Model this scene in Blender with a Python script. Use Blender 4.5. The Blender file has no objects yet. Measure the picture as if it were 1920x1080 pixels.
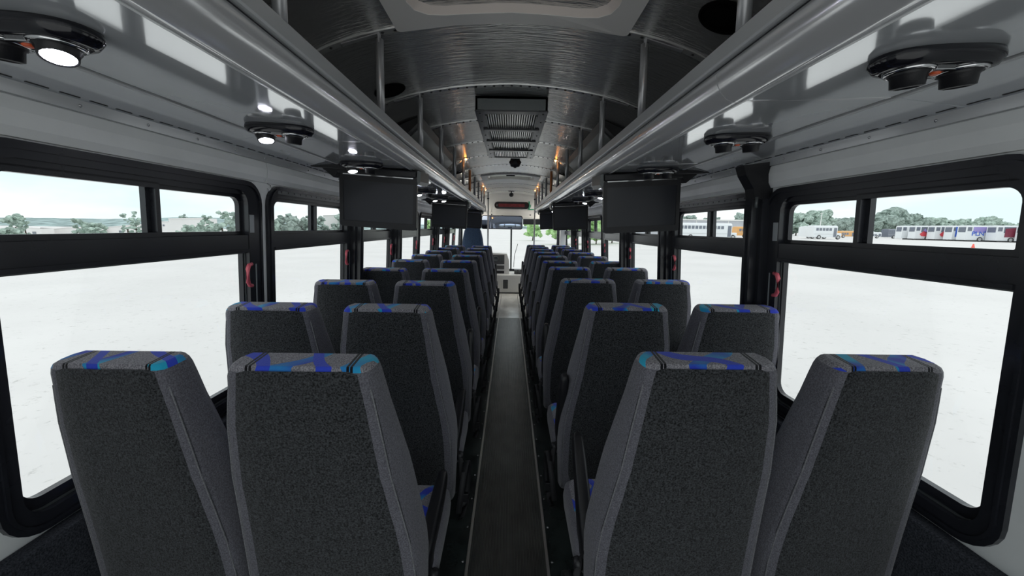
import bpy, bmesh, math, random
from mathutils import Vector, Matrix
random.seed(7)
sc = bpy.context.scene
COL = sc.collection
PI = math.pi

# ------------------------------------------------------------------ camera, world, exposure
F_PX, ROLL = 740.0, 0.0153
VPX, VPY = 956.0, 427.0
def make_camera():
    x, y = VPX - 960, VPY - 540
    c, n = math.cos(ROLL), math.sin(ROLL)
    x0, y0 = x*c + y*n, -x*n + y*c
    th = math.atan(-y0/F_PX)
    ya = math.atan(-x0*math.cos(th)/F_PX)
    Fw = Vector((math.sin(ya)*math.cos(th), math.cos(ya)*math.cos(th), -math.sin(th)))
    X = Vector((math.cos(ya), -math.sin(ya), 0)); Y = X.cross(Fw)
    Xr, Yr = X*c + Y*n, Y*c - X*n
    m = Matrix((( Xr.x, Yr.x, -Fw.x, 0), (Xr.y, Yr.y, -Fw.y, 0), (Xr.z, Yr.z, -Fw.z, 1.42), (0, 0, 0, 1)))
    cd = bpy.data.cameras.new('camera'); cd.sensor_width = 36; cd.lens = F_PX/1920*36
    cd.clip_start = 0.02; cd.clip_end = 3000
    co = bpy.data.objects.new('camera', cd); COL.objects.link(co); co.matrix_world = m
    sc.camera = co
make_camera()
sc.view_settings.view_transform = 'Standard'; sc.view_settings.look = 'None'
sc.view_settings.gamma = 1; sc.view_settings.use_curve_mapping = False
sc.view_settings.exposure = 0.18
sc.cycles.max_bounces = 10; sc.cycles.diffuse_bounces = 5; sc.cycles.glossy_bounces = 4
sc.cycles.transparent_max_bounces = 24; sc.cycles.transmission_bounces = 6
sc.cycles.sample_clamp_indirect = 6.0
sc.cycles.use_denoising = True

w = bpy.data.worlds.new('sky'); sc.world = w; w.use_nodes = True
nt = w.node_tree; nt.nodes.clear()
wo = nt.nodes.new('ShaderNodeOutputWorld'); bg = nt.nodes.new('ShaderNodeBackground')
tc = nt.nodes.new('ShaderNodeTexCoord'); sp = nt.nodes.new('ShaderNodeSeparateXYZ')
nt.links.new(tc.outputs['Generated'], sp.inputs[0])
rp = nt.nodes.new('ShaderNodeValToRGB'); nt.links.new(sp.outputs['Z'], rp.inputs[0])
e = rp.color_ramp.elements
e[0].position = 0.0; e[0].color = (0.66, 0.79, 0.815, 1)
e[1].position = 0.75; e[1].color = (0.98, 1.03, 1.08, 1)
k = e.new(0.16); k.color = (0.66, 0.80, 0.84, 1)
nz = nt.nodes.new('ShaderNodeTexNoise'); nz.inputs['Scale'].default_value = 3.2; nz.inputs['Detail'].default_value = 5
mp = nt.nodes.new('ShaderNodeMapping'); mp.inputs['Scale'].default_value = (1, 1, 3.0)
nt.links.new(tc.outputs['Generated'], mp.inputs[0]); nt.links.new(mp.outputs[0], nz.inputs['Vector'])
r2 = nt.nodes.new('ShaderNodeValToRGB'); nt.links.new(nz.outputs['Fac'], r2.inputs[0])
r2.color_ramp.elements[0].position = 0.42; r2.color_ramp.elements[1].position = 0.68
mx = nt.nodes.new('ShaderNodeMixRGB'); nt.links.new(r2.outputs[0], mx.inputs[0]); nt.links.new(rp.outputs[0], mx.inputs[1])
mx.inputs[2].default_value = (0.90, 0.93, 0.93, 1)
nt.links.new(mx.outputs[0], bg.inputs[0]); bg.inputs[1].default_value = 1.14
nt.links.new(bg.outputs[0], wo.inputs[0])

# ------------------------------------------------------------------ materials
MATS = {}
def N(nt, t, **kw):
    n = nt.nodes.new('ShaderNode' + t)
    for a, b in kw.items():
        if a in n.inputs: n.inputs[a].default_value = b
        else: setattr(n, a, b)
    return n
def mat(name, col, rough=0.5, metal=0.0, spec=0.5, coat=0.0, var=0.0, vscale=20.0, bump=0.0, bscale=200.0, stretch=(1, 1, 1), emit=None, sheen=0.0, col2=None, detail=4, bdist=0.002):
    m = bpy.data.materials.new(name); m.use_nodes = True; MATS[name] = m
    nt = m.node_tree; b = nt.nodes['Principled BSDF']
    b.inputs['Base Color'].default_value = (*col, 1); b.inputs['Roughness'].default_value = rough
    b.inputs['Metallic'].default_value = metal; b.inputs['Specular IOR Level'].default_value = spec
    b.inputs['Coat Weight'].default_value = coat; b.inputs['Coat Roughness'].default_value = 0.05
    if sheen: b.inputs['Sheen Weight'].default_value = sheen; b.inputs['Sheen Roughness'].default_value = 0.5
    if emit: b.inputs['Emission Color'].default_value = (*emit[0], 1); b.inputs['Emission Strength'].default_value = emit[1]
    tc = N(nt, 'TexCoord'); mp = N(nt, 'Mapping'); mp.inputs['Scale'].default_value = stretch
    nt.links.new(tc.outputs['Object'], mp.inputs[0])
    if var or col2:
        nz = N(nt, 'TexNoise', Scale=vscale, Detail=detail); nt.links.new(mp.outputs[0], nz.inputs['Vector'])
        r = N(nt, 'ValToRGB'); nt.links.new(nz.outputs['Fac'], r.inputs[0])
        c2 = col2 or col
        r.color_ramp.elements[0].position = 0.35; r.color_ramp.elements[1].position = 0.65
        r.color_ramp.elements[0].color = (*[max(0, c*(1-var)) for c in col], 1)
        r.color_ramp.elements[1].color = (*[min(1, c*(1+var)) for c in c2], 1)
        nt.links.new(r.outputs[0], b.inputs['Base Color'])
    if bump:
        nz = N(nt, 'TexNoise', Scale=bscale, Detail=3); nt.links.new(mp.outputs[0], nz.inputs['Vector'])
        bp = N(nt, 'Bump', Strength=bump, Distance=bdist); nt.links.new(nz.outputs['Fac'], bp.inputs['Height'])
        nt.links.new(bp.outputs[0], b.inputs['Normal'])
    return m
mat('charcoal_fabric', (0.030, 0.0315, 0.034), 0.95, spec=0.15, var=0.95, vscale=230, bump=0.7, bscale=420, sheen=0.25, detail=6)
mat('grey_fabric', (0.115, 0.112, 0.13), 0.95, spec=0.1, var=0.35, vscale=300, bump=0.5, bscale=420, sheen=0.2)
mat('piping', (0.16, 0.16, 0.17), 0.9, var=0.3, vscale=300)
mat('black_plastic', (0.012, 0.012, 0.014), 0.38, spec=0.4, bump=0.15, bscale=500)
mat('black_gloss', (0.008, 0.008, 0.012), 0.12, spec=0.5)
mat('black_metal', (0.014, 0.015, 0.020), 0.25, spec=0.5, var=0.15, vscale=8)
mat('grey_metal', (0.10, 0.11, 0.11), 0.35, metal=0.3)
mat('belt', (0.010, 0.010, 0.012), 0.6, bump=0.4, bscale=900)
mat('wall_paint', (0.82, 0.83, 0.825), 0.42, spec=0.4, var=0.04, vscale=5)
mat('white_paint', (0.82, 0.81, 0.78), 0.4, spec=0.4)
mat('rack_paint', (0.76, 0.785, 0.81), 0.10, metal=0.30, spec=0.8, coat=1.0, var=0.03, vscale=3, bump=0.02, bscale=30)
mat('rack_bead', (0.86, 0.86, 0.87), 0.17, metal=0.5, spec=0.6, coat=0.3)
mat('rack_rail', (0.70, 0.71, 0.72), 0.3, metal=0.5)
mat('trim_light', (0.62, 0.63, 0.64), 0.3, metal=0.4)
mat('ceiling_metal', (0.80, 0.805, 0.79), 0.27, metal=0.85, spec=0.5, var=0.04, vscale=6, bump=0.75, bscale=24, stretch=(0.35, 3.2, 1), bdist=0.008)
mat('ceiling_front', (0.82, 0.81, 0.77), 0.35, spec=0.6)
mat('fill_lamp_lit', (1, 0.97, 0.9), 0.4, emit=((1.0, 0.95, 0.86), 60.0))  # glow of the added fill lamps at the front
mat('ceiling_strip', (0.75, 0.75, 0.74), 0.22, metal=0.7)
mat('rivet', (0.06, 0.06, 0.06), 0.3, metal=0.6)
mat('strut_metal', (0.42, 0.42, 0.43), 0.3, metal=0.5)
mat('strut_orange_cast', (0.62, 0.24, 0.09), 0.35, metal=0.3)  # orange cast of the amber lamps put into the upright's colour
mat('screw', (0.55, 0.55, 0.56), 0.25, metal=0.9)
mat('floor_rubber', (0.020, 0.026, 0.025), 0.24, spec=0.6, var=0.35, vscale=9, bump=0.25, bscale=40)
mat('aisle_rubber', (0.050, 0.051, 0.046), 0.34, spec=0.7, var=0.4, vscale=14, stretch=(1, 0.5, 1), bump=0.2)
mat('floor_light', (0.82, 0.80, 0.74), 0.2, spec=0.6, var=0.08, vscale=8)
mat('floor_trim', (0.55, 0.52, 0.49), 0.3, metal=0.75)
mat('carpet', (0.040, 0.043, 0.052), 0.97, spec=0.1, var=0.5, vscale=240, bump=0.8, bscale=300)
mat('chrome', (0.75, 0.75, 0.76), 0.12, metal=1.0)
mat('red_button', (0.75, 0.12, 0.04), 0.35)
mat('handle_red', (0.72, 0.13, 0.17), 0.35)
mat('latch_grey', (0.36, 0.38, 0.39), 0.4)
mat('led_lit', (0.9, 0.9, 1.0), 0.3, emit=((0.86, 0.88, 1.0), 60.0))
mat('amber_lit', (1.0, 0.45, 0.1), 0.3, emit=((1.0, 0.36, 0.08), 14.0))
mat('lens_dark', (0.06, 0.06, 0.07), 0.1, coat=0.5)
mat('screen', (0.010, 0.012, 0.018), 0.30, spec=0.5)
mat('hatch_plastic', (0.72, 0.70, 0.67), 0.45)
mat('hatch_beige', (0.70, 0.62, 0.57), 0.5)
mat('dark_box', (0.018, 0.018, 0.020), 0.5)
mat('speaker_black', (0.003, 0.003, 0.003), 1.0, spec=0.05)
mat('driver_fabric', (0.040, 0.075, 0.14), 0.85, var=0.2, vscale=60, sheen=0.3)
mat('dash_grey', (0.72, 0.71, 0.68), 0.5)
mat('dash_dark', (0.07, 0.07, 0.07), 0.4)
mat('mirror', (0.62, 0.72, 0.92), 0.03, metal=1.0)  # blue of what it reflects is put into the metal tint
mat('sign_red', (0.035, 0.007, 0.009), 0.3, emit=((0.9, 0.05, 0.06), 0.035), var=0.7, vscale=18)
mat('sign_green', (0.02, 0.30, 0.15), 0.4)
mat('bark', (0.10, 0.08, 0.06), 0.9)
mat('bus_white', (0.80, 0.82, 0.83), 0.35)
mat('bus_orange', (0.75, 0.40, 0.14), 0.4)
mat('bus_glass', (0.16, 0.18, 0.22), 0.15, spec=0.6)
mat('tyre', (0.05, 0.05, 0.05), 0.8)
mat('rim', (0.5, 0.5, 0.5), 0.4)
mat('coach_blue', (0.05, 0.14, 0.62), 0.4)
mat('coach_red', (0.72, 0.08, 0.10), 0.4)
mat('coach_maroon', (0.24, 0.04, 0.07), 0.4)
mat('coach_violet', (0.36, 0.30, 0.62), 0.4)
mat('cone_red', (0.95, 0.16, 0.12), 0.5)
mat('warehouse', (0.50, 0.51, 0.54), 0.6, var=0.05, vscale=1)
mat('far_white', (0.80, 0.78, 0.76), 0.6, var=0.03, vscale=0.3)
mat('far_window', (0.20, 0.22, 0.25), 0.3)
mat('hill_haze_green', (0.33, 0.42, 0.41), 1.0, spec=0, var=0.38, vscale=0.06, detail=8)  # distance haze is mixed into this muted blue-green
for nm, c in (('leaf_a', (0.30, 0.37, 0.33)), ('leaf_b', (0.37, 0.46, 0.40)), ('leaf_c', (0.36, 0.55, 0.25))):
    mat(nm, c, 0.9, spec=0.1, var=0.4, vscale=1.4, detail=6)  # leaf colours paled to carry distance haze
mat('gravel', (0.725, 0.712, 0.688), 0.95, spec=0.1, var=0.035, vscale=0.25, bump=0.0, detail=8)
def gravel_detail():
    m = MATS['gravel']; nt = m.node_tree; b = nt.nodes['Principled BSDF']
    lk = b.inputs['Base Color'].links[0].from_socket
    tc = N(nt, 'TexCoord'); v = N(nt, 'TexNoise', Scale=7.0, Detail=8, Roughness=0.75); nt.links.new(tc.outputs['Object'], v.inputs['Vector'])
    r = N(nt, 'ValToRGB'); r.color_ramp.elements[0].position = 0.30; r.color_ramp.elements[1].position = 0.42
    r.color_ramp.elements[0].color = (0.62, 0.62, 0.60, 1); r.color_ramp.elements[1].color = (1, 1, 1, 1)
    nt.links.new(v.outputs['Fac'], r.inputs[0])
    x = N(nt, 'MixRGB', blend_type='MULTIPLY'); x.inputs[0].default_value = 1
    nt.links.new(lk, x.inputs[1]); nt.links.new(r.outputs[0], x.inputs[2]); nt.links.new(x.outputs[0], b.inputs['Base Color'])
gravel_detail()
def make_glass(name, tint, refl=1.0):
    m = bpy.data.materials.new(name); m.use_nodes = True; MATS[name] = m
    nt = m.node_tree; nt.nodes.clear()
    o = N(nt, 'OutputMaterial'); t = N(nt, 'BsdfTransparent'); g = N(nt, 'BsdfGlossy'); g.inputs['Roughness'].default_value = 0.01
    t.inputs[0].default_value = (*tint, 1); f = N(nt, 'Fresnel', IOR=1.45); x = N(nt, 'MixShader')
    mm = N(nt, 'Math', operation='MULTIPLY'); mm.inputs[1].default_value = refl
    nt.links.new(f.outputs[0], mm.inputs[0]); nt.links.new(mm.outputs[0], x.inputs[0])
    nt.links.new(t.outputs[0], x.inputs[1]); nt.links.new(g.outputs[0], x.inputs[2]); nt.links.new(x.outputs[0], o.inputs[0])
make_glass('glass', (0.99, 0.995, 0.992), 0.05)
def make_lid():
    m = bpy.data.materials.new('translucent_lid'); m.use_nodes = True; MATS['translucent_lid'] = m
    nt = m.node_tree; nt.nodes.clear(); o = N(nt, 'OutputMaterial'); t = N(nt, 'BsdfTranslucent'); d = N(nt, 'BsdfDiffuse'); x = N(nt, 'MixShader')
    t.inputs[0].default_value = (0.80, 0.90, 0.86, 1); d.inputs[0].default_value = (0.8, 0.85, 0.83, 1); x.inputs[0].default_value = 0.3
    nt.links.new(t.outputs[0], x.inputs[1]); nt.links.new(d.outputs[0], x.inputs[2]); nt.links.new(x.outputs[0], o.inputs[0])
make_lid()
def make_pattern():
    """woven seat fabric: grey ground, blue and cyan ribbons, thin black double stripes"""
    m = bpy.data.materials.new('pattern_fabric'); m.use_nodes = True; MATS['pattern_fabric'] = m
    nt = m.node_tree; b = nt.nodes['Principled BSDF']; b.inputs['Roughness'].default_value = 0.9
    b.inputs['Specular IOR Level'].default_value = 0.15; b.inputs['Sheen Weight'].default_value = 0.2
    tc = N(nt, 'TexCoord'); oi = N(nt, 'ObjectInfo')
    mp = N(nt, 'Mapping'); nt.links.new(tc.outputs['Object'], mp.inputs[0])
    cb = N(nt, 'CombineXYZ')
    for i, k in enumerate((3.1, 1.7, 2.3)):
        q = N(nt, 'Math', operation='MULTIPLY'); q.inputs[1].default_value = k
        nt.links.new(oi.outputs['Random'], q.inputs[0]); nt.links.new(q.outputs[0], cb.inputs[i])
    nt.links.new(cb.outputs[0], mp.inputs['Location'])
    nz = N(nt, 'TexNoise', Scale=320.0, Detail=3); nt.links.new(tc.outputs['Object'], nz.inputs['Vector'])
    base = N(nt, 'ValToRGB'); nt.links.new(nz.outputs['Fac'], base.inputs[0])
    base.color_ramp.elements[0].position = 0.35; base.color_ramp.elements[0].color = (0.10, 0.095, 0.11, 1)
    base.color_ramp.elements[1].position = 0.65; base.color_ramp.elements[1].color = (0.30, 0.29, 0.31, 1)
    def ribbon(rot, scale, dist, lo, hi):
        m2 = N(nt, 'Mapping'); m2.inputs['Rotation'].default_value = rot; nt.links.new(mp.outputs[0], m2.inputs[0])
        wv = N(nt, 'TexWave', Scale=scale, Distortion=dist, Detail=1.0); wv.inputs['Detail Scale'].default_value = 1.3
        nt.links.new(m2.outputs[0], wv.inputs['Vector'])
        r = N(nt, 'ValToRGB'); r.color_ramp.interpolation = 'CONSTANT'
        r.color_ramp.elements[0].color = (0, 0, 0, 1); r.color_ramp.elements[1].position = lo; r.color_ramp.elements[1].color = (1, 1, 1, 1)
        nt.links.new(wv.outputs['Fac'], r.inputs[0]); return r.outputs[0]
    a = ribbon((0, 0.5, 0.7), 3.0, 4.5, 0.83, 1); c = ribbon((0.3, 0.2, -0.8), 2.2, 5.0, 0.90, 1)
    cz = N(nt, 'TexNoise', Scale=9.0, Detail=1); nt.links.new(mp.outputs[0], cz.inputs['Vector'])
    cr = N(nt, 'ValToRGB'); nt.links.new(cz.outputs['Fac'], cr.inputs[0])
    cr.color_ramp.elements[0].position = 0.42; cr.color_ramp.elements[0].color = (0.025, 0.045, 0.42, 1)
    cr.color_ramp.elements[1].position = 0.62; cr.color_ramp.elements[1].color = (0.02, 0.36, 0.55, 1)
    x1 = N(nt, 'MixRGB'); nt.links.new(a, x1.inputs[0]); nt.links.new(base.outputs[0], x1.inputs[1]); nt.links.new(cr.outputs[0], x1.inputs[2])
    x2 = N(nt, 'MixRGB'); nt.links.new(c, x2.inputs[0]); nt.links.new(x1.outputs[0], x2.inputs[1]); x2.inputs[2].default_value = (0.03, 0.06, 0.50, 1)
    s = N(nt, 'SeparateXYZ'); nt.links.new(tc.outputs['Object'], s.inputs[0])
    ab = N(nt, 'Math', operation='ABSOLUTE'); nt.links.new(s.outputs[0], ab.inputs[0])
    cur = None
    for cx in (0.112, 0.1205):
        su = N(nt, 'Math', operation='SUBTRACT'); su.inputs[1].default_value = cx; nt.links.new(ab.outputs[0], su.inputs[0])
        a2 = N(nt, 'Math', operation='ABSOLUTE'); nt.links.new(su.outputs[0], a2.inputs[0])
        lt = N(nt, 'Math', operation='LESS_THAN'); lt.inputs[1].default_value = 0.0032; nt.links.new(a2.outputs[0], lt.inputs[0])
        if cur is None: cur = lt
        else:
            mxx = N(nt, 'Math', operation='MAXIMUM'); nt.links.new(cur.outputs[0], mxx.inputs[0]); nt.links.new(lt.outputs[0], mxx.inputs[1]); cur = mxx
    x3 = N(nt, 'MixRGB'); nt.links.new(cur.outputs[0], x3.inputs[0]); nt.links.new(x2.outputs[0], x3.inputs[1]); x3.inputs[2].default_value = (0.006, 0.006, 0.008, 1)
    nt.links.new(x3.outputs[0], b.inputs['Base Color'])
    bp = N(nt, 'Bump', Strength=0.5, Distance=0.002); nt.links.new(nz.outputs['Fac'], bp.inputs['Height']); nt.links.new(bp.outputs[0], b.inputs['Normal'])
make_pattern()

# ------------------------------------------------------------------ mesh helpers
def link(name, me, parent=None, loc=None, rot=None):
    o = bpy.data.objects.new(name, me); COL.objects.link(o)
    if parent is not None: o.parent = parent
    if loc is not None: o.location = loc
    if rot is not None: o.rotation_euler = rot
    return o
def tag(o, label=None, cat=None, group=None, kind=None):
    if label: o['label'] = label
    if cat: o['category'] = cat
    if group: o['group'] = group
    if kind: o['kind'] = kind
    return o
def empty(name, loc=(0, 0, 0), rot=(0, 0, 0), **k):
    o = link(name, None, loc=loc, rot=rot); o.empty_display_size = 0.1
    return tag(o, **k)
class MB:
    def __init__(s): s.v = []; s.f = []; s.m = []; s.sm = []
    def add(s, vs, fs, mi=0, smooth=False):
        n = len(s.v); s.v += [tuple(p) for p in vs]
        for f in fs: s.f.append(tuple(i+n for i in f)); s.m.append(mi); s.sm.append(smooth)
    def box(s, x0, x1, y0, y1, z0, z1, mi=0, b=0.0):
        if b <= 0:
            vs = [(x, y, z) for x in (x0, x1) for y in (y0, y1) for z in (z0, z1)]
            s.add(vs, [(0, 1, 3, 2), (4, 6, 7, 5), (0, 4, 5, 1), (2, 3, 7, 6), (0, 2, 6, 4), (1, 5, 7, 3)], mi); return
        bm = bmesh.new(); bmesh.ops.create_cube(bm, size=1)
        for v in bm.verts: v.co = Vector(((x0+x1)/2 + v.co.x*(x1-x0), (y0+y1)/2 + v.co.y*(y1-y0), (z0+z1)/2 + v.co.z*(z1-z0)))
        bmesh.ops.bevel(bm, geom=bm.edges[:], offset=b, segments=2, affect='EDGES', profile=0.5)
        bm.verts.ensure_lookup_table(); s.add([v.co for v in bm.verts], [[v.index for v in f.verts] for f in bm.faces], mi, False); bm.free()
    def extr(s, prof, y0, y1, mi=0, closed=True, smooth=False, caps=True):
        n = len(prof); vs = [(p[0], y0, p[1]) for p in prof] + [(p[0], y1, p[1]) for p in prof]
        fs = [(i, (i+1) % n, n+(i+1) % n, n+i) for i in range(n if closed else n-1)]
        s.add(vs, fs, mi, smooth)
        if closed and caps: s.add(vs, [tuple(range(n-1, -1, -1)), tuple(range(n, 2*n))], mi)
    def tube(s, pts, r, seg=10, mi=0, flat=1.0, caps=True):
        pts = [Vector(p) for p in pts]; rings = []
        up = Vector((0, 0, 1))
        for i, p in enumerate(pts):
            d = (pts[min(i+1, len(pts)-1)] - pts[max(i-1, 0)]).normalized()
            a = d.cross(up)
            if a.length < 1e-3: a = d.cross(Vector((0, 1, 0)))
            a.normalize(); b = d.cross(a).normalized()
            rr = r[i] if isinstance(r, (list, tuple)) else r
            rings.append([p + a*math.cos(t)*rr + b*math.sin(t)*rr*flat for t in [2*PI*k/seg for k in range(seg)]])
        s.loft(rings, mi, caps=caps)
    def loft(s, rings, mi=0, caps=True, smooth=True, mfun=None):
        n = len(rings[0]); vs = [p for r in rings for p in r]
        for j in range(len(rings)-1):
            for i in range(n):
                pass
        base = len(s.v); s.v += [tuple(p) for p in vs]
        for j in range(len(rings)-1):
            for i in range(n):
                s.f.append((base+j*n+i, base+j*n+(i+1) % n, base+(j+1)*n+(i+1) % n, base+(j+1)*n+i))
                s.m.append(mfun(j, i) if mfun else mi); s.sm.append(smooth)
        if caps:
            s.f.append(tuple(base+i for i in range(n-1, -1, -1))); s.m.append(mfun(0, -1) if mfun else mi); s.sm.append(False)
            s.f.append(tuple(base+(len(rings)-1)*n+i for i in range(n))); s.m.append(mfun(len(rings)-1, -1) if mfun else mi); s.sm.append(False)
    def lathe(s, prof, c=(0, 0, 0), seg=20, mi=0, mis=None):
        """prof (r, z) from one end to the other, about the z axis"""
        rings = [[(c[0]+r*math.cos(2*PI*k/seg), c[1]+r*math.sin(2*PI*k/seg), c[2]+z) for k in range(seg)] for r, z in prof]
        s.loft(rings, mi, mfun=(lambda j, i: mis[min(j, len(mis)-1)]) if mis else None)
    def dome(s, p, r, n=(0, 0, 1), seg=6, mi=0):
        n = Vector(n).normalized(); a = n.orthogonal().normalized(); b = n.cross(a); p = Vector(p)
        r0 = [p + (a*math.cos(2*PI*k/seg) + b*math.sin(2*PI*k/seg))*r for k in range(seg)]
        r1 = [p + n*r*0.45 + (a*math.cos(2*PI*k/seg) + b*math.sin(2*PI*k/seg))*r*0.6 for k in range(seg)]
        s.add(r0+r1, [(k, (k+1) % seg, seg+(k+1) % seg, seg+k) for k in range(seg)] + [tuple(range(seg, 2*seg))], mi, True)
    def ring(s, outer, inner, w0, w1, place, mi=0):
        """outer/inner: equal-length 2D loops; place(u, v, w) -> point"""
        n = len(outer)
        vs = [place(*p, w0) for p in outer] + [place(*p, w0) for p in inner] + [place(*p, w1) for p in outer] + [place(*p, w1) for p in inner]
        fs = []
        for i in range(n):
            j = (i+1) % n
            fs += [(i, j, n+j, n+i), (2*n+i, 3*n+i, 3*n+j, 2*n+j), (i, 2*n+i, 2*n+j, j), (n+i, n+j, 3*n+j, 3*n+i)]
        s.add(vs, fs, mi)
    def mesh(s, name, *mats):
        me = bpy.data.meshes.new(name); me.from_pydata([tuple(p) for p in s.v], [], s.f)
        for m in mats: me.materials.append(MATS[m])
        me.polygons.foreach_set('material_index', s.m); me.polygons.foreach_set('use_smooth', s.sm)
        bm = bmesh.new(); bm.from_mesh(me); bmesh.ops.recalc_face_normals(bm, faces=bm.faces); bm.to_mesh(me); bm.free()
        me.update(); return me
    def build(s, name, mats, parent=None, loc=None, rot=None):
        if isinstance(mats, str): mats = (mats,)
        return link(name, s.mesh(name, *mats), parent, loc, rot)
def rrect(u0, u1, v0, v1, r, seg=6):
    """rounded rectangle loop; r = radius or (bl, br, tr, tl)"""
    if not isinstance(r, (tuple, list)): r = (r,)*4
    out = []
    for (cx, cy, a0, rr) in ((u0, v0, PI, r[0]), (u1, v0, 1.5*PI, r[1]), (u1, v1, 0, r[2]), (u0, v1, 0.5*PI, r[3])):
        ccx = cx + (rr if cx == u0 else -rr); ccy = cy + (rr if cy == v0 else -rr)
        for k in range(seg+1):
            t = a0 + 0.5*PI*k/seg; out.append((ccx+rr*math.cos(t), ccy+rr*math.sin(t)))
    return out
def copy_tree(o, parent=None):
    c = o.copy(); COL.objects.link(c)
    if parent is not None: c.parent = parent
    for ch in list(o.children): copy_tree(ch, c)
    return c
def wx(z): return 1.165 - 0.055*(z - 0.7)     # inner face of the leaning side walls
SIDES = ((-1, 'left'), (1, 'right'))

# ------------------------------------------------------------------ exterior ground
def ground():
    mb = MB()
    xs = [-900, -300, -160, -90, -76, -60, -50, -8, 8, 20, 45, 90, 300, 900]
    def gz(x):
        if x < -76: return -7.0
        if x < -60: return -1.1 - 5.9*(-60-x)/16
        if x <= 8: return -1.1
        if x < 45: return -1.1 + (x-8)/37.0
        return -0.1
    ys = [-200, -30, 0, 40, 100, 200, 500, 1500]
    vs = [(x, y, gz(x)) for y in ys for x in xs]; n = len(xs)
    mb.add(vs, [(j*n+i, j*n+i+1, (j+1)*n+i+1, (j+1)*n+i) for j in range(len(ys)-1) for i in range(n-1)])
    o = mb.build('ground', 'gravel'); tag(o, kind='structure')
ground()

# ------------------------------------------------------------------ bus shell
Y_BACK, Y_FRONT = -0.6, 9.2
# floor
mb = MB(); mb.box(-1.17, 1.17, Y_BACK, 6.35, -0.05, 0.0); mb.box(-1.17, -0.165, 6.35, 8.4, -0.05, 0.0); mb.box(0.165, 1.17, 6.35, 8.4, -0.05, 0.0)
FLOOR = tag(mb.build('floor', 'floor_rubber'), kind='structure')
mb = MB(); mb.box(-0.42, 0.50, 6.12, 8.45, -0.04, 0.006); mb.box(-1.17, 1.17, 7.6, Y_FRONT, -0.04, 0.005)
mb.build('entry_floor', 'floor_light', FLOOR)
mb = MB(); mb.box(-0.155, 0.175, Y_BACK, 6.1, 0.0, 0.006, b=0)
mb.build('aisle_mat', 'aisle_rubber', FLOOR)
mb = MB()
for i in range(25):
    x = -0.149 + i*0.01325
    mb.extr([(x-0.0035, 0.006), (x-0.0022, 0.0105), (x+0.0022, 0.0105), (x+0.0035, 0.006)], Y_BACK, 6.09)
mb.v = [(p[0], p[1], p[2]) for p in mb.v]
tag(mb.build('mat_ribs', 'aisle_rubber', FLOOR), kind='stuff')
for x in (-0.16, 0.18):
    mb = MB(); mb.extr([(x-0.009, 0.0), (x-0.006, 0.012), (x+0.006, 0.012), (x+0.009, 0.0)], Y_BACK, 8.3)
    t = mb.build('floor_trim_strip', 'floor_trim', FLOOR)
    mb = MB()
    for k in range(40): mb.dome((x + (0.022 if x > 0 else -0.022), 0.3+k*0.2, 0.0), 0.006)
    tag(mb.build('floor_screws', 'screw', FLOOR), kind='stuff')

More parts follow.
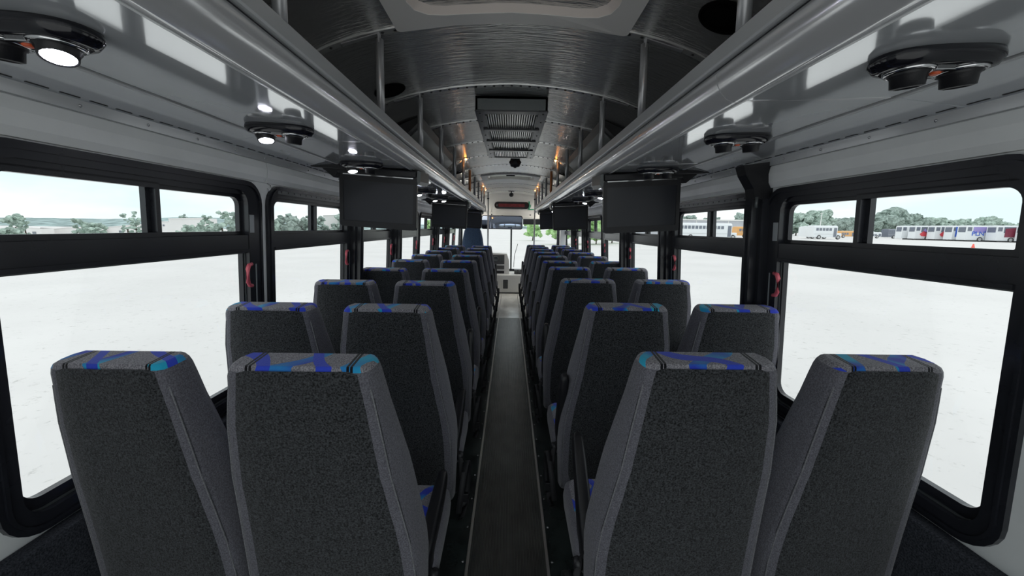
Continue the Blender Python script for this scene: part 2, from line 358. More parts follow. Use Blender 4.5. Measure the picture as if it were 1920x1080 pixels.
# side walls: structure with real openings
PILLARS = [0.79, 1.825, 2.855, 3.885, 4.915, 5.945, 6.975, 8.15]   # centre lines between windows
PILLARS_R = [0.79, 1.760, 2.80, 3.80, 4.80, 5.82, 6.85, 8.15]
def pil(s): return PILLARS if s < 0 else PILLARS_R
def window_span(i, s=-1): return pil(s)[i] + 0.022, pil(s)[i+1] - 0.022
WZ0, WZ1 = 0.65, 1.598
def wall(s, nm):
    mb = MB()
    def strip(y0, y1, z0, z1):
        vs = []
        for z in (z0, z1):
            for dx in (0, 0.035):
                for y in (y0, y1): vs.append((s*(wx(z)+dx), y, z))
        mb.add(vs, [(0, 1, 3, 2), (4, 6, 7, 5), (0, 4, 5, 1), (2, 3, 7, 6), (0, 2, 6, 4), (1, 5, 7, 3)])
    if s > 0: strip(Y_BACK, 8.22, -0.05, WZ0+0.03); strip(8.22, Y_FRONT, -0.05, 0.10); strip(9.02, Y_FRONT, 0.1, WZ0+0.03)
    else: strip(Y_BACK, Y_FRONT, -0.05, WZ0+0.03)
    strip(Y_BACK, Y_FRONT, WZ1-0.03, 1.76)
    strip(Y_BACK, window_span(0, s)[0]+0.03, WZ0+0.03, WZ1-0.03)
    for i in range(6): strip(window_span(i, s)[1]-0.03, window_span(i+1, s)[0]+0.03, WZ0+0.03, WZ1-0.03)
    strip(window_span(6, s)[1]-0.03, window_span(6, s)[1]+0.06, WZ0+0.03, WZ1-0.03)
    strip(9.02, Y_FRONT, WZ0+0.03, WZ1-0.03)
    wl = tag(mb.build('wall_'+nm, 'wall_paint'), kind='structure')
    # curved header panels between window tops and rack, one per bay
    edges = [Y_BACK] + [p+0.01 for p in pil(s)[1:]] + [Y_FRONT]
    for a, b in zip(edges[:-1], edges[1:]):
        mb = MB()
        pr = [(wx(1.603), 1.603), (wx(1.603)-0.010, 1.604), (wx(1.63)-0.020, 1.625), (wx(1.66)-0.022, 1.66), (wx(1.69)-0.016, 1.69), (wx(1.70), 1.70)]
        mb.extr([(s*p[0], p[1]) for p in pr], a+0.003, b-0.003, smooth=False)
        mb.build('header_panel', 'wall_paint', wl)
    mb = MB(); mb.extr([(s*(wx(1.69)+0.0), 1.694), (s*(wx(1.69)-0.020), 1.694), (s*(wx(1.72)-0.020), 1.722), (s*wx(1.72), 1.722)], Y_BACK, 8.6)
    mb.build('screw_rail', 'trim_light' if False else 'rack_rail', wl)
    mb = MB()
    for k in range(44): mb.dome((s*(wx(1.708)-0.021), 0.30+k*0.19, 1.708), 0.0045, (-s, 0, 0))
    tag(mb.build('rail_screws', 'screw', wl), kind='stuff')
    mb = MB(); mb.box(*sorted((s*1.122, s*1.168)), Y_BACK, 7.6, 0.0, 0.642, b=0.006)
    mb.build('carpet_panel', 'carpet', wl)
    mb = MB(); mb.box(*sorted((s*1.03, s*1.13)), Y_BACK, 7.5, 0.03, 0.20, b=0.008)
    mb.build('heater_cover', 'black_metal', wl)
    return wl
WALLS = {s: wall(s, nm) for s, nm in SIDES}

# windows: frames, sliders, transom, panes, handle, latch
def window(n, s, y0, y1, rear):
    def P(u, v, w_): return (s*(wx(v) - w_), u, v)          # w_: inward offset
    root = MB()
    O = rrect(y0, y1, WZ0, WZ1, 0.095); I = rrect(y0+0.046, y1-0.096, WZ0+0.05, WZ1-0.040, 0.060)
    root.ring(O, I, -0.028, 0.014, P)
    O2 = rrect(y0+0.012, y1-0.012, WZ0+0.012, WZ1-0.012, 0.085); I2 = rrect(y0+0.020, y1-0.020, WZ0+0.020, WZ1-0.020, 0.078)
    root.ring(O2, I2, 0.014, 0.019, P)
    wo = tag(root.build('window_%d' % n, 'black_metal'), kind='structure')
    a, b = y0+0.046, y1-0.096
    def bar(name, u0, u1, v0, v1, w0, w1, m='black_metal'):
        mb = MB(); vs = [P(u, v, w_) for u in (u0, u1) for v in (v0, v1) for w_ in (w0, w1)]
        mb.add(vs, [(0, 1, 3, 2), (4, 6, 7, 5), (0, 4, 5, 1), (2, 3, 7, 6), (0, 2, 6, 4), (1, 5, 7, 3)])
        return mb.build(name, m, wo)
    bar('transom', a, b, 1.306, 1.372, -0.030, 0.012)
    bar('transom_lip', a, b, 1.300, 1.312, -0.030, 0.018, 'black_metal')
    bar('head_rail', a, b, 1.540, 1.562, -0.03, 0.004, 'black_metal')
    mid = y0 + 0.464
    # two sliding sashes, on separate tracks
    for (u0, u1, w0, rr) in ((a, mid+0.018, -0.004, (0.004, 0.004, 0.004, 0.035)), (mid-0.014, b, -0.022, (0.004, 0.004, 0.035, 0.004))):
        mb = MB(); fw = 0.016
        mb.ring(rrect(u0, u1, 1.368, 1.545, 0.004), rrect(u0+fw, u1-fw, 1.388, 1.527, rr), w0-0.010, w0+0.008, P)
        sf = mb.build('sash', 'black_metal', wo)
        mb = MB(); lp = rrect(u0+fw-0.004, u1-fw+0.004, 1.384, 1.531, 0.02); mb.add([P(u, v, w0) for u, v in lp], [tuple(range(len(lp)))])
        mb.build('pane', 'glass', sf)
    mb = MB(); mb.ring(rrect(a-0.01, b+0.01, WZ0+0.04, 1.31, (0.05, 0.05, 0.002, 0.002)), rrect(a+0.012, b-0.012, WZ0+0.085, 1.300, (0.045, 0.045, 0.004, 0.004)), -0.028, -0.008, P)
    lf = mb.build('lower_sash', 'black_metal', wo)
    mb = MB(); lp = rrect(a, b, WZ0+0.06, 1.305, (0.03, 0.03, 0.001, 0.001)); mb.add([P(u, v, -0.02) for u, v in lp], [tuple(range(len(lp)))])
    mb.build('pane', 'glass', lf)
    mb = MB(); mb.ring(rrect(a-0.002, b+0.002, WZ0+0.048, 1.30, (0.055, 0.055, 0.002, 0.002)), rrect(a+0.004, b-0.004, WZ0+0.054, 1.294, (0.05, 0.05, 0.002, 0.002)), -0.008, -0.003, P)
    mb.build('gasket', 'grey_metal', wo)
    # emergency release handle and its track at the forward side
    hy = b + 0.014
    mb = MB(); mb.tube([P(hy, 1.152, 0.012), P(hy-0.018, 1.156, 0.014), P(hy-0.030, 1.170, 0.016), P(hy-0.031, 1.228, 0.016), P(hy-0.020, 1.243, 0.014), P(hy, 1.247, 0.012)], 0.0085, 8)
    mb.build('release_handle', 'handle_red', wo)
    bar('handle_rod', hy-0.003, hy+0.003, 1.06, 1.29, 0.000, 0.008, 'grey_metal')
    bar('track', hy+0.024, hy+0.033, 0.80, 1.245, 0.004, 0.014, 'latch_grey')
    bar('latch', b+0.006, b+0.034, 1.382, 1.458, 0.0, 0.016, 'latch_grey' if rear else 'black_plastic')
    if not rear:   # drip strip with bolts over the forward windows
        bar('head_strip', a+0.03, b-0.01, 1.562, 1.584, 0.0, 0.017, 'grey_metal')
        mb = MB()
        for k in range(14): mb.dome(P(a+0.06+k*(b-a-0.1)/13, 1.573, 0.017), 0.005, (-s, 0, 0))
        tag(mb.build('strip_bolts', 'black_plastic', wo), kind='stuff')
    return wo
wn = 1
for s, nm in SIDES:
    for i in range(7):
        window(wn, s, *window_span(i, s), rear=(i == 0)); wn += 1
# driver side glass and door glass at the very front
for s in (-1, 1):
    mb = MB(); P = lambda u, v, w_: (s*(wx(v)-w_), u, v)
    zb = WZ0 if s < 0 else 0.10
    mb.ring(rrect(8.19, 9.06, zb, WZ1, 0.06), rrect(8.24, 9.01, zb+0.05, WZ1-0.05, 0.04), -0.02, 0.012, P)
    wo = tag(mb.build('window_%d' % wn if s < 0 else 'door_1', 'black_metal'), kind='structure'); wn += 1
    mb = MB(); mb.add([P(8.2, zb+.03, -.01), P(9.05, zb+.03, -.01), P(9.05, 1.57, -.01), P(8.2, 1.57, -.01)], [(0, 1, 2, 3)]); mb.build('pane', 'glass', wo)

# black posts in front of some pillars
def post(s, y, bracket, label):
    mb = MB()
    x1, x0 = wx(0.68)-0.012, wx(0.68)-0.065
    def col(yy0, yy1, in0, in1, z0, z1):
        vs = [(s*(wx(z)-w_), yy, z) for z in (z0, z1) for w_ in (in0, in1) for yy in (yy0, yy1)]
        mb.add(vs, [(0, 1, 3, 2), (4, 6, 7, 5), (0, 4, 5, 1), (2, 3, 7, 6), (0, 2, 6, 4), (1, 5, 7, 3)])
    col(y-0.035, y+0.012, 0.0, 0.075, 0.64, 1.575)
    col(y-0.060, y-0.035, 0.0, 0.045, 0.64, 1.56)
    col(y-0.010, y+0.008, 0.075, 0.082, 0.66, 1.53)
    r = mb.build('window_post', 'black_metal'); tag(r, label, 'post', 'black window posts')
    if bracket:
        mb = MB()
        pr = [(wx(1.5)-0.0, 1.55), (wx(1.5)-0.078, 1.56), (wx(1.5)-0.088, 1.60), (wx(1.5)-0.125, 1.655), (wx(1.5)-0.14, 1.695), (wx(1.5)-0.0, 1.715)]
        mb.extr([(s*p[0], p[1]) for p in pr], y-0.055, y+0.01)
        mb.build('bracket', 'black_plastic', r)
        mb = MB(); mb.tube([(s*(wx(1.56)-0.070), y-0.06, 1.52), (s*(wx(1.56)-0.070), y-0.06, 1.565)], 0.006, 8); mb.build('bolt', 'grey_metal', r)
post(1, PILLARS_R[1]+0.01, True, 'black post with top bracket between the two nearest right windows')
post(1, PILLARS_R[2], False, 'black post beside the nearest right screen, third pillar ahead')
post(1, PILLARS_R[3], False, 'black post on the right wall beyond the nearest right screen')
post(-1, PILLARS[2], False, 'black post below the nearest left screen')
post(-1, PILLARS[3], False, 'black post on the left wall just beyond the nearest left screen')
post(-1, PILLARS[5], False, 'black post on the left wall below the second screen')
post(1, PILLARS_R[5], False, 'black post on the right wall below the second screen')
post(-1, PILLARS[6], False, 'farthest black post on the left wall')
post(1, PILLARS_R[6], False, 'farthest black post on the right wall')
# small hook between the two left windows
mb = MB(); x = -(wx(1.6)-0.02); mb.tube([(x, 1.835, 1.600), (x+0.012, 1.835, 1.592), (x+0.014, 1.835, 1.575), (x+0.004, 1.835, 1.568), (x-0.002, 1.835, 1.578)], 0.003, 8)
tag(mb.build('coat_hook', 'chrome'), 'small metal hook above the pillar between the left windows', 'hook')

# ceiling
def cz(x):
    a = abs(x)
    pts = [(0, 2.165), (0.25, 2.151), (0.49, 2.112), (0.6, 2.083), (0.7, 2.043), (0.8, 1.99), (0.9, 1.92), (1.0, 1.84), (1.08, 1.76), (1.115, 1.70)]
    for (x0, z0), (x1, z1) in zip(pts[:-1], pts[1:]):
        if a <= x1:
            t = (a-x0)/(x1-x0); return z0 + (z1-z0)*t
    return pts[-1][1]
def czs(x):  # smoothed
    return sum(cz(x+d) for d in (-0.06, -0.03, 0, 0.03, 0.06))/5 if abs(x) < 1.0 else cz(x)
XS = [i*0.06 - 1.08 for i in range(37)]
BOWS = [0.9, 1.55, 2.21, 2.86, 3.52, 4.18, 4.84, 5.50, 6.16, 6.82, 7.48, 8.14]
def slab(mb, lo, hi, y0, y1, **k):
    def part(xs, a, b): mb.extr([(x, czs(x)+lo) for x in xs] + [(x, czs(x)+hi) for x in reversed(xs)], a, b, **k)
    if y0 < HOLE[0] and y1 > HOLE[1]:
        part(XS, y0, HOLE[0]); part(XS, HOLE[1], y1)
        part([x for x in XS if x < -HX-.001] + [-HX], HOLE[0], HOLE[1]); part([HX] + [x for x in XS if x > HX+.001], HOLE[0], HOLE[1])
    else: part(XS, y0, y1)
HOLE = (5.63, 6.05); HX = 0.30
mb = MB(); slab(mb, 0.03, 0.05, Y_BACK, 8.75)
CEIL = tag(mb.build('ceiling', 'ceiling_metal'), kind='structure')
eds = [Y_BACK] + BOWS + [8.75]
for a, b in zip(eds[:-1], eds[1:]):
    mb = MB(); slab(mb, 0.0, 0.012, a+0.001, b-0.001, smooth=True, caps=False)
    me = mb.mesh('ceiling_panel', 'ceiling_metal' if a < 6.1 else 'ceiling_front'); link('ceiling_panel', me, CEIL)
for y in BOWS:
    mb = MB(); XB = [x for x in XS if abs(x) < 0.86]
    mb.extr([(x, czs(x)-0.004) for x in XB] + [(x, czs(x)+0.004) for x in reversed(XB)], y-0.014, y+0.018, smooth=True)
    mb.build('joint_strip', 'ceiling_strip', CEIL)
    mb = MB()
    for k in range(-16, 17):
        x = k*0.047; dz = (czs(x+0.01)-czs(x-0.01))/0.02
        mb.dome((x, y+0.002, czs(x)-0.004), 0.0080, (dz, 0, -1))
    tag(mb.build('rivets', 'rivet', CEIL), kind='stuff')
# seam line of paired roof panels beyond the dark box
def roof_hatch(y0, y1, label, open_=False):
    r = empty('roof_hatch', (0, (y0+y1)/2, 2.13), label=label, cat='roof hatch', group='roof hatches')
    L = (y1-y0)/2
    def P(u, v, w_): return (u, v, czs(u) - 2.13 - w_)
    mb = MB()
    O = [(x, -L) for x in [i*0.059-0.413 for i in range(15)]]
    def dens(loop, m=6):
        out = []
        for i in range(len(loop)):
            a, b = loop[i], loop[(i+1) % len(loop)]
            for k in range(m): out.append((a[0]+(b[0]-a[0])*k/m, a[1]+(b[1]-a[1])*k/m))
        return out
    o_ = dens(rrect(-0.41, 0.41, -L, L, 0.02, 3), 4); i_ = dens(rrect(-0.335, 0.335, -L+0.07, L-0.07, 0.10, 3), 4)
    mb.ring(o_, i_, 0.0, 0.022, P); mb.build('hatch_frame', 'hatch_plastic', r)
    mb = MB(); i2 = dens(rrect(-0.30, 0.30, -L+0.10, L-0.10, 0.08, 3), 4)
    n = len(i_)
    mb.add([P(*p, 0.020) for p in i_] + [P(*p, -0.02) for p in i2], [(k, (k+1) % n, n+(k+1) % n, n+k) for k in range(n)], 0, True)
    if open_:
        mb.add([P(*p, -0.02) for p in i2] + [P(*p, -0.06) for p in i2], [(k, (k+1) % n, n+(k+1) % n, n+k) for k in range(n)], 0, True)
    mb.build('hatch_recess', 'hatch_beige', r)
    mb = MB()
    if open_: mb.box(-0.34, 0.34, -L+0.04, L-0.04, 0.16, 0.18, b=0.004)
    else: mb.add([P(p[0], p[1], -0.018) for p in i2], [tuple(range(n))])
    mb.build('hatch_lid', 'translucent_lid' if open_ else 'hatch_beige', r)
    if open_:
        for sx in (-0.16, 0.16):
            mb = MB(); mb.tube([(sx, -L+0.13, 0.03), (sx*0.8, L-0.15, 0.16)], 0.010, 8); mb.build('hinge_arm', 'black_plastic', r)
    mb = MB(); mb.box(-0.06, 0.06, -L+0.12, -L+0.17, 0.0, 0.02, b=0.004); mb.build('hatch_lever', 'black_plastic', r)
    mb = MB(); mb.tube([(0.02*math.cos(t), L-0.03+0.0*t, 0.015+0.018*math.sin(t)-0.0) for t in [PI*k/8 for k in range(9)]], 0.0025, 6)
    return r
roof_hatch(0.92, 1.535, 'large grey framed roof hatch directly overhead nearest the back')
roof_hatch(5.54, 6.14, 'far roof hatch letting daylight in, beyond the round black unit', True)

def ceiling_grille():
    r = empty('ceiling_grille', (0, 3.12, 2.15), label='dark grey ceiling air grille box with four ribbed openings', cat='air grille')
    y0, y1, w = -0.76, 0.76, 0.205
    mb = MB()
    zt, zb = 0.0, -0.072
    mb.box(-w, w, y0, y0+0.012, zb, zt); mb.box(-w, w, y1-0.012, y1, zb, zt)
    mb.box(-w, -w+0.012, y0, y1, zb, zt-0.01); mb.box(w-0.012, w, y0, y1, zb, zt-0.01); mb.box(-w, w, y0, y1, zt-0.012, zt)
    mb.build('housing', 'grey_metal', r)
    mb = MB(); I = (-w+0.05, w-0.05)
    mb.box(-w-0.004, I[0], y0, y1, zb-0.008, zb, b=0.002); mb.box(I[1], w+0.004, y0, y1, zb-0.008, zb, b=0.002)
    mb.box(I[0], I[1], y0, y0+0.06, zb-0.008, zb); mb.box(I[0], I[1], y1-0.03, y1, zb-0.008, zb)
    mb.build('face_frame', 'black_metal', r)
    n = 4; a, b = y0+0.06, y1-0.03; st = (b-a)/n
    for i in range(n):
        if i: 
            mb = MB(); mb.box(-w+0.02, w-0.02, a+i*st-0.028, a+i*st+0.028, zb-0.016, zb+0.002, b=0.004); mb.build('crossbar', 'black_metal', r)
        mb = MB(); ya, yb = a+i*st+0.028, a+(i+1)*st-0.028
        mb.box(I[0], I[0]+0.01, ya, yb, zb-0.01, zb+0.02); mb.box(I[1]-0.01, I[1], ya, yb, zb-0.01, zb+0.02)
        g = mb.build('grille_rails', 'grey_metal', r); g['kind'] = 'stuff'
        mb = MB()
        for k in range(20):
            x = I[0]+0.018+k*(I[1]-I[0]-0.036)/19
            mb.box(x-0.0035, x+0.0035, ya-0.02, yb+0.02, zb-0.002, zb+0.02)
        tag(mb.build('louvre_ribs', 'ceiling_strip', g), kind='stuff')
    mb = MB()
    for sx in (-1, 1):
        for k in range(9): mb.dome((sx*(w-0.022), y0+0.05+k*0.18, zb-0.008), 0.006, (0, 0, -1))
    tag(mb.build('bolts', 'rivet', r), kind='stuff')
ceiling_grille()
# round black ceiling speaker with scalloped rim, small dome by the front
def round_unit(x, y, z, r0, label, scallop):
    r = empty('ceiling_speaker', (x, y, z), label=label, cat='ceiling speaker')
    mb = MB(); seg = 48; rings = []
    for rr, yy in ((0.006, -0.030), (r0*0.45, -0.034), (r0*0.5, -0.024), (r0*0.85, -0.020), (r0, -0.008), (r0, 0.020), (r0*0.7, 0.045), (0.01, 0.05)):
        f = lambda t: rr*(1+(0.07*math.cos(8*t) if scallop and rr >= r0*0.8 else 0))
        rings.append([(f(t)*math.cos(t)*1.08, yy, f(t)*math.sin(t)) for t in [2*PI*k/seg for k in range(seg)]])
    mb.loft(rings); mb.build('speaker_body', 'black_plastic', r)
    top = czs(0) - z
    mb = MB(); mb.box(-0.06, 0.06, -0.015, 0.015, top-0.014, top-0.002, b=0.003); mb.tube([(0, 0.01, r0*0.8), (0, 0.01, top-0.01)], 0.010, 10); mb.build('mount', 'black_metal', r)
round_unit(0.045, 4.20, 2.085, 0.054, 'round black scalloped unit hanging under the ceiling beyond the grille', True)
round_unit(0.02, 8.25, 2.085, 0.042, 'small dark round unit on the ceiling just above the red sign', False)
# flush round speaker openings in the outer ceiling
def hole(x, y, label):
    dz = (czs(x+0.02)-czs(x-0.02))/0.04; n = Vector((dz, 0, -1)).normalized()
    r = empty('flush_speaker', (x, y, czs(x)-0.002), label=label, cat='speaker grille', group='round speaker grilles in the ceiling sides')
    r.rotation_mode = 'QUATERNION'; r.rotation_quaternion = n.to_track_quat('Z', 'Y')
    mb = MB(); mb.lathe([(0.078, 0.0), (0.078, 0.003), (0.070, 0.005), (0.066, 0.001)], seg=32); mb.build('rim', 'speaker_black', r)
    mb = MB(); mb.lathe([(0.067, 0.0005), (0.03, 0.003), (0.004, 0.004)], seg=32); mb.build('mesh_cover', 'speaker_black', r)
hole(0.645, 1.31, 'black oval speaker opening in the ceiling above the right rack, nearest')
hole(-0.60, 2.07, 'black oval speaker opening in the ceiling above the left rack')
hole(0.62, 4.9, 'far black speaker opening above the right rack')
hole(-0.62, 4.9, 'far black speaker opening above the left rack')

# evaporator boxes above racks
for s, nm in SIDES:
    mb = MB(); pr = [(0.545, 2.085), (0.60, 2.05), (0.86, 1.84), (1.06, 1.76), (1.06, 1.80), (0.80, 1.99)]
    pr = [(0.55, 2.085), (0.575, 2.045), (0.84, 1.80), (1.05, 1.775), (1.05, 1.785), (0.96, 1.86), (0.87, 1.93), (0.78, 1.99), (0.68, 2.035), (0.60, 2.07)]
    mb.extr([(s*p[0], p[1]) for p in pr], 2.55, 4.05)
    o = mb.build('duct_box', 'dark_box'); tag(o, 'dark sloping duct box above the %s luggage rack' % nm, 'duct')
    mb = MB(); d = Vector((0.265, 0, -0.245)).normalized(); nn = Vector((-0.245, 0, -0.265)).normalized()
    a = Vector((0.575, 0, 2.045))
    q = [(a + d*t + nn*w_) for t, w_ in ((0.0, 0.0), (0.0, 0.006), (0.36, 0.006), (0.36, 0.0))]
    mb.extr([(s*p.x, p.z) for p in q], 2.62, 4.03); mb.build('duct_cover', 'grey_metal', o)

# ------------------------------------------------------------------ luggage racks
JOINTS = {-1: [-0.6, 0.45, 1.55, 2.70, 3.85, 4.90, 5.95, 7.0, 8.0], 1: [-0.6, 0.0, 1.0, 1.98, 2.98, 4.0, 5.0, 6.0, 7.0, 7.95]}
LAMPS = [0.745, 1.365, 2.08, 2.82, 3.56, 4.30, 5.05, 5.80, 6.55]
def rack(s, nm):
    r = empty('luggage_rack', (0, 0, 0), label='long grey metal overhead luggage rack along the %s side' % nm, cat='luggage rack')
    bead = [(0.490, 1.797), (0.486, 1.785), (0.489, 1.765), (0.499, 1.746), (0.514, 1.732), (0.532, 1.725), (0.545, 1.7245), (0.548, 1.730), (0.53, 1.733), (0.505, 1.755), (0.497, 1.797)]
    under = [(0.548, 1.7285), (0.65, 1.7310), (0.78, 1.7360), (0.905, 1.7420), (0.905, 1.747), (0.548, 1.735)]
    outer = [(0.921, 1.7420), (1.0, 1.7345), (1.098, 1.7235), (1.098, 1.729), (0.921, 1.747)]
    js = JOINTS[s]
    for a, b in zip(js[:-1], js[1:]):
        mb = MB(); mb.extr([(s*p[0], p[1]) for p in bead], a+0.0015, b-0.0015, smooth=True); mb.build('bead_moulding', 'rack_bead', r)
        mb = MB(); mb.extr([(s*p[0], p[1]) for p in under], a+0.0012, b-0.0012, smooth=False); mb.build('underside_panel', 'rack_paint', r)
        mb = MB(); mb.extr([(s*p[0], p[1]) for p in outer], a+0.0012, b-0.0012, smooth=False); mb.build('outer_panel', 'rack_paint', r)
        mb = MB(); mb.extr([(s*x, z) for x, z in ((0.5455, 1.7225), (0.5515, 1.7225), (0.5525, 1.730), (0.5445, 1.730))], a, b); mb.build('trim_bead', 'trim_light', r)
        mb = MB(); mb.extr([(s*x, z) for x, z in ((0.912, 1.7385), (0.9215, 1.7375), (0.923, 1.744), (0.912, 1.746))], a, b); mb.build('trim_bead', 'trim_light', r)
        # raised flange at each joint
        mb = MB(); mb.extr([(s*x, z) for x, z in ((0.55, 1.7275), (0.905, 1.7405), (0.905, 1.745), (0.55, 1.732))], b-0.006, b+0.006)
        mb.build('joint_flange', 'rack_bead', r)
    mb = MB(); mb.extr([(s*x, z) for x, z in ((0.905, 1.744), (0.913, 1.744), (0.913, 1.750), (0.905, 1.750))], js[0], js[-1]); mb.build('groove', 'black_metal', r)
    mb = MB(); mb.extr([(s*x, z) for x, z in ((0.476, 1.806), (0.479, 1.802), (0.494, 1.802), (0.497, 1.806), (0.494, 1.838), (0.478, 1.842), (0.474, 1.838))], js[0], js[-1]); mb.build('top_rail', 'rack_rail', r)
    mb = MB(); mb.extr([(s*x, z) for x, z in ((0.492, 1.795), (0.497, 1.795), (0.497, 1.806), (0.492, 1.806))], js[0], js[-1]); mb.build('rail_groove', 'black_metal', r)
    mb = MB(); mb.extr([(s*x, z) for x, z in ((0.50, 1.765), (1.07, 1.765), (1.07, 1.775), (0.50, 1.775))], js[0], js[-1]); mb.build('shelf_floor', 'carpet', r)
    mb = MB(); mb.box(*sorted((s*0.475, s*1.10)), js[-1], js[-1]+0.012, 1.722, 1.845, b=0.003); mb.build('end_cap', 'white_paint', r)
    me = None
    for k in range(60):
        y = 0.62 + k*0.0685
        if me is None:
            mb = MB(); mb.box(-0.0022, 0.0022, -0.022, 0.022, -0.0012, 0.003); me = mb.mesh('slot', 'dark_box')
        o = link('slot', me, r, (s*1.080, y, 1.7252))
    # uprights between rail and ceiling
    for k, y in enumerate(BOWS[:-1]):
        ztop = czs(0.485) - 0.02
        orange = abs(y-4.84) < 0.05
        mb = MB(); mb.tube([(s*0.485, y-0.0, 1.838), (s*0.485, y+0.012, ztop)], 0.0145, 12)
        st = mb.build('rail_upright', 'strut_orange_cast' if orange else 'strut_metal', r)
        if orange: st['label'] = 'upright with orange lamplight in its colour'
        mb = MB(); zc = czs(0.485)
        mb.extr([(s*x, z) for x, z in ((0.481, ztop-0.015), (0.484, ztop-0.015), (0.487, czs(0.487)-0.008), (0.62, czs(0.62)-0.008), (0.62, czs(0.62)-0.004), (0.481, czs(0.481)-0.004))], y-0.006, y+0.014)
        mb.dome((s*0.53, y, czs(0.53)-0.008), 0.006, (0, 0, -1)); mb.dome((s*0.57, y, czs(0.57)-0.008), 0.006, (0, 0, -1))
        mb.build('bracket', 'strut_metal', st)
    return r
for s, nm in SIDES: rack(s, nm)
# diagonal stays beside the fifth uprights and amber lamps
for s, nm in SIDES:
    mb = MB(); mb.tube([(s*0.50, 4.16, 2.085), (s*0.66, 4.14, 1.93)], 0.004, 6)
    tag(mb.build('stay_rod', 'chrome'), 'thin metal stay rod above the %s rack' % nm, 'rod', 'stay rods above the racks')
    for y, lb in ((0.95, 'nearest'), (4.16, 'middle'), (6.80, 'farther'), (7.45, 'farthest')):
        r = empty('amber_lamp', (s*0.455, y, czs(0.455)-0.002), label='%s small lit amber lamp at the ceiling above the %s rack' % (lb, nm), cat='lamp', group='amber ceiling lamps')
        mb = MB(); mb.box(-0.018, 0.018, -0.012, 0.012, -0.008, 0.0, b=0.002); mb.build('lamp_base', 'black_plastic', r)
        mb = MB(); mb.lathe([(0.003, -0.024), (0.009, -0.021), (0.012, -0.008)], seg=12); mb.build('lamp_lens', 'amber_lit', r)

# reading lamp units
def lamp_unit(s, y, lit, label):
    """lit: (inner lit?, outer lit?)"""
    xc = 0.795 if (s < 0 and y < 0.8) else 0.755
    r = empty('reading_lamp_unit', (s*xc, y, 1.7325), rot=(0, -s*0.03, 0), label=label, cat='reading lamp', group='reading lamp units under the racks')
    def oval(hx, hy, z, n=36, p=2.6):
        out = []
        for k in range(n):
            t = 2*PI*k/n; c, q = math.cos(t), math.sin(t)
            out.append((hx*abs(c)**(2/p)*(1 if c >= 0 else -1), hy*abs(q)**(2/p)*(1 if q >= 0 else -1), z))
        return out
    mb = MB(); mb.loft([oval(.104, .050, 0.004), oval(.106, .052, -0.004), oval(.106, .052, -0.010), oval(.098, .046, -0.021), oval(.088, .038, -0.024)])
    mb.build('lamp_plate', 'black_gloss', r)
    mb = MB()
    for dx, rr in ((-0.046, 0.036), (0.046, 0.036)):
        mb.lathe([(rr, -0.023), (rr, -0.027), (rr-0.004, -0.029), (rr-0.008, -0.026)], c=(dx, -0.002, 0), seg=28)
    mb.box(-0.02, 0.02, -0.022, -0.012, -0.0285, -0.022, b=0.002); mb.box(-0.02, 0.02, 0.012, 0.022, -0.0285, -0.022, b=0.002)
    mb.build('chrome_trim', 'chrome', r)
    mb = MB(); mb.lathe([(0.008, -0.022), (0.008, -0.029), (0.006, -0.031)], c=(0, -0.004, 0), seg=12); mb.build('call_button', 'red_button', r)
    for k, dx in enumerate((-s*0.046, s*0.046)):
        on = lit[k]
        # swivelling nozzle, tipped a little
        sp = link('spotlight', None, r, (dx, -0.002, -0.022), (0.22 if on else (0.1 if k else -0.25), 0.0, 0))
        bpy.data.objects.remove(sp)
        mb = MB(); mb.lathe([(0.031, 0.0), (0.029, -0.010), (0.026, -0.014), (0.0245, -0.026), (0.0225, -0.027), (0.021, -0.024)] if on else [(0.031, 0.0), (0.029, -0.008), (0.0255, -0.012), (0.024, -0.028), (0.018, -0.030), (0.015, -0.022)], seg=24)
        o = mb.build('spotlight', 'black_plastic', r, (dx, -0.002, -0.022), (-0.24 if on else 0.10, 0.24*s if on else -0.10*s, 0))
        mb = MB(); mb.lathe([(0.0215, -0.0245), (0.014, -0.0262), (0.003, -0.0268)], seg=24)
        mb.build('lens', 'led_lit' if on else 'lens_dark', o)
litL = [(1, 0), (0, 1), (0, 1), (0, 1), (0, 1), (1, 1), (0, 1), (1, 1), (0, 1)]
litR = [(0, 0), (0, 0), (0, 0), (0, 1), (0, 1), (0, 1), (1, 1), (0, 1), (1, 1)]
ordn = ['nearest', 'second', 'third', 'fourth', 'fifth', 'sixth', 'seventh', 'eighth', 'farthest']
for i, y in enumerate(LAMPS):
    lamp_unit(-1, y-(0.035 if i == 0 else 0.01), litL[i], '%s black twin reading lamp under the left rack' % ordn[i])
    lamp_unit(1, y+0.01, litR[i], '%s black twin reading lamp under the right rack' % ordn[i])

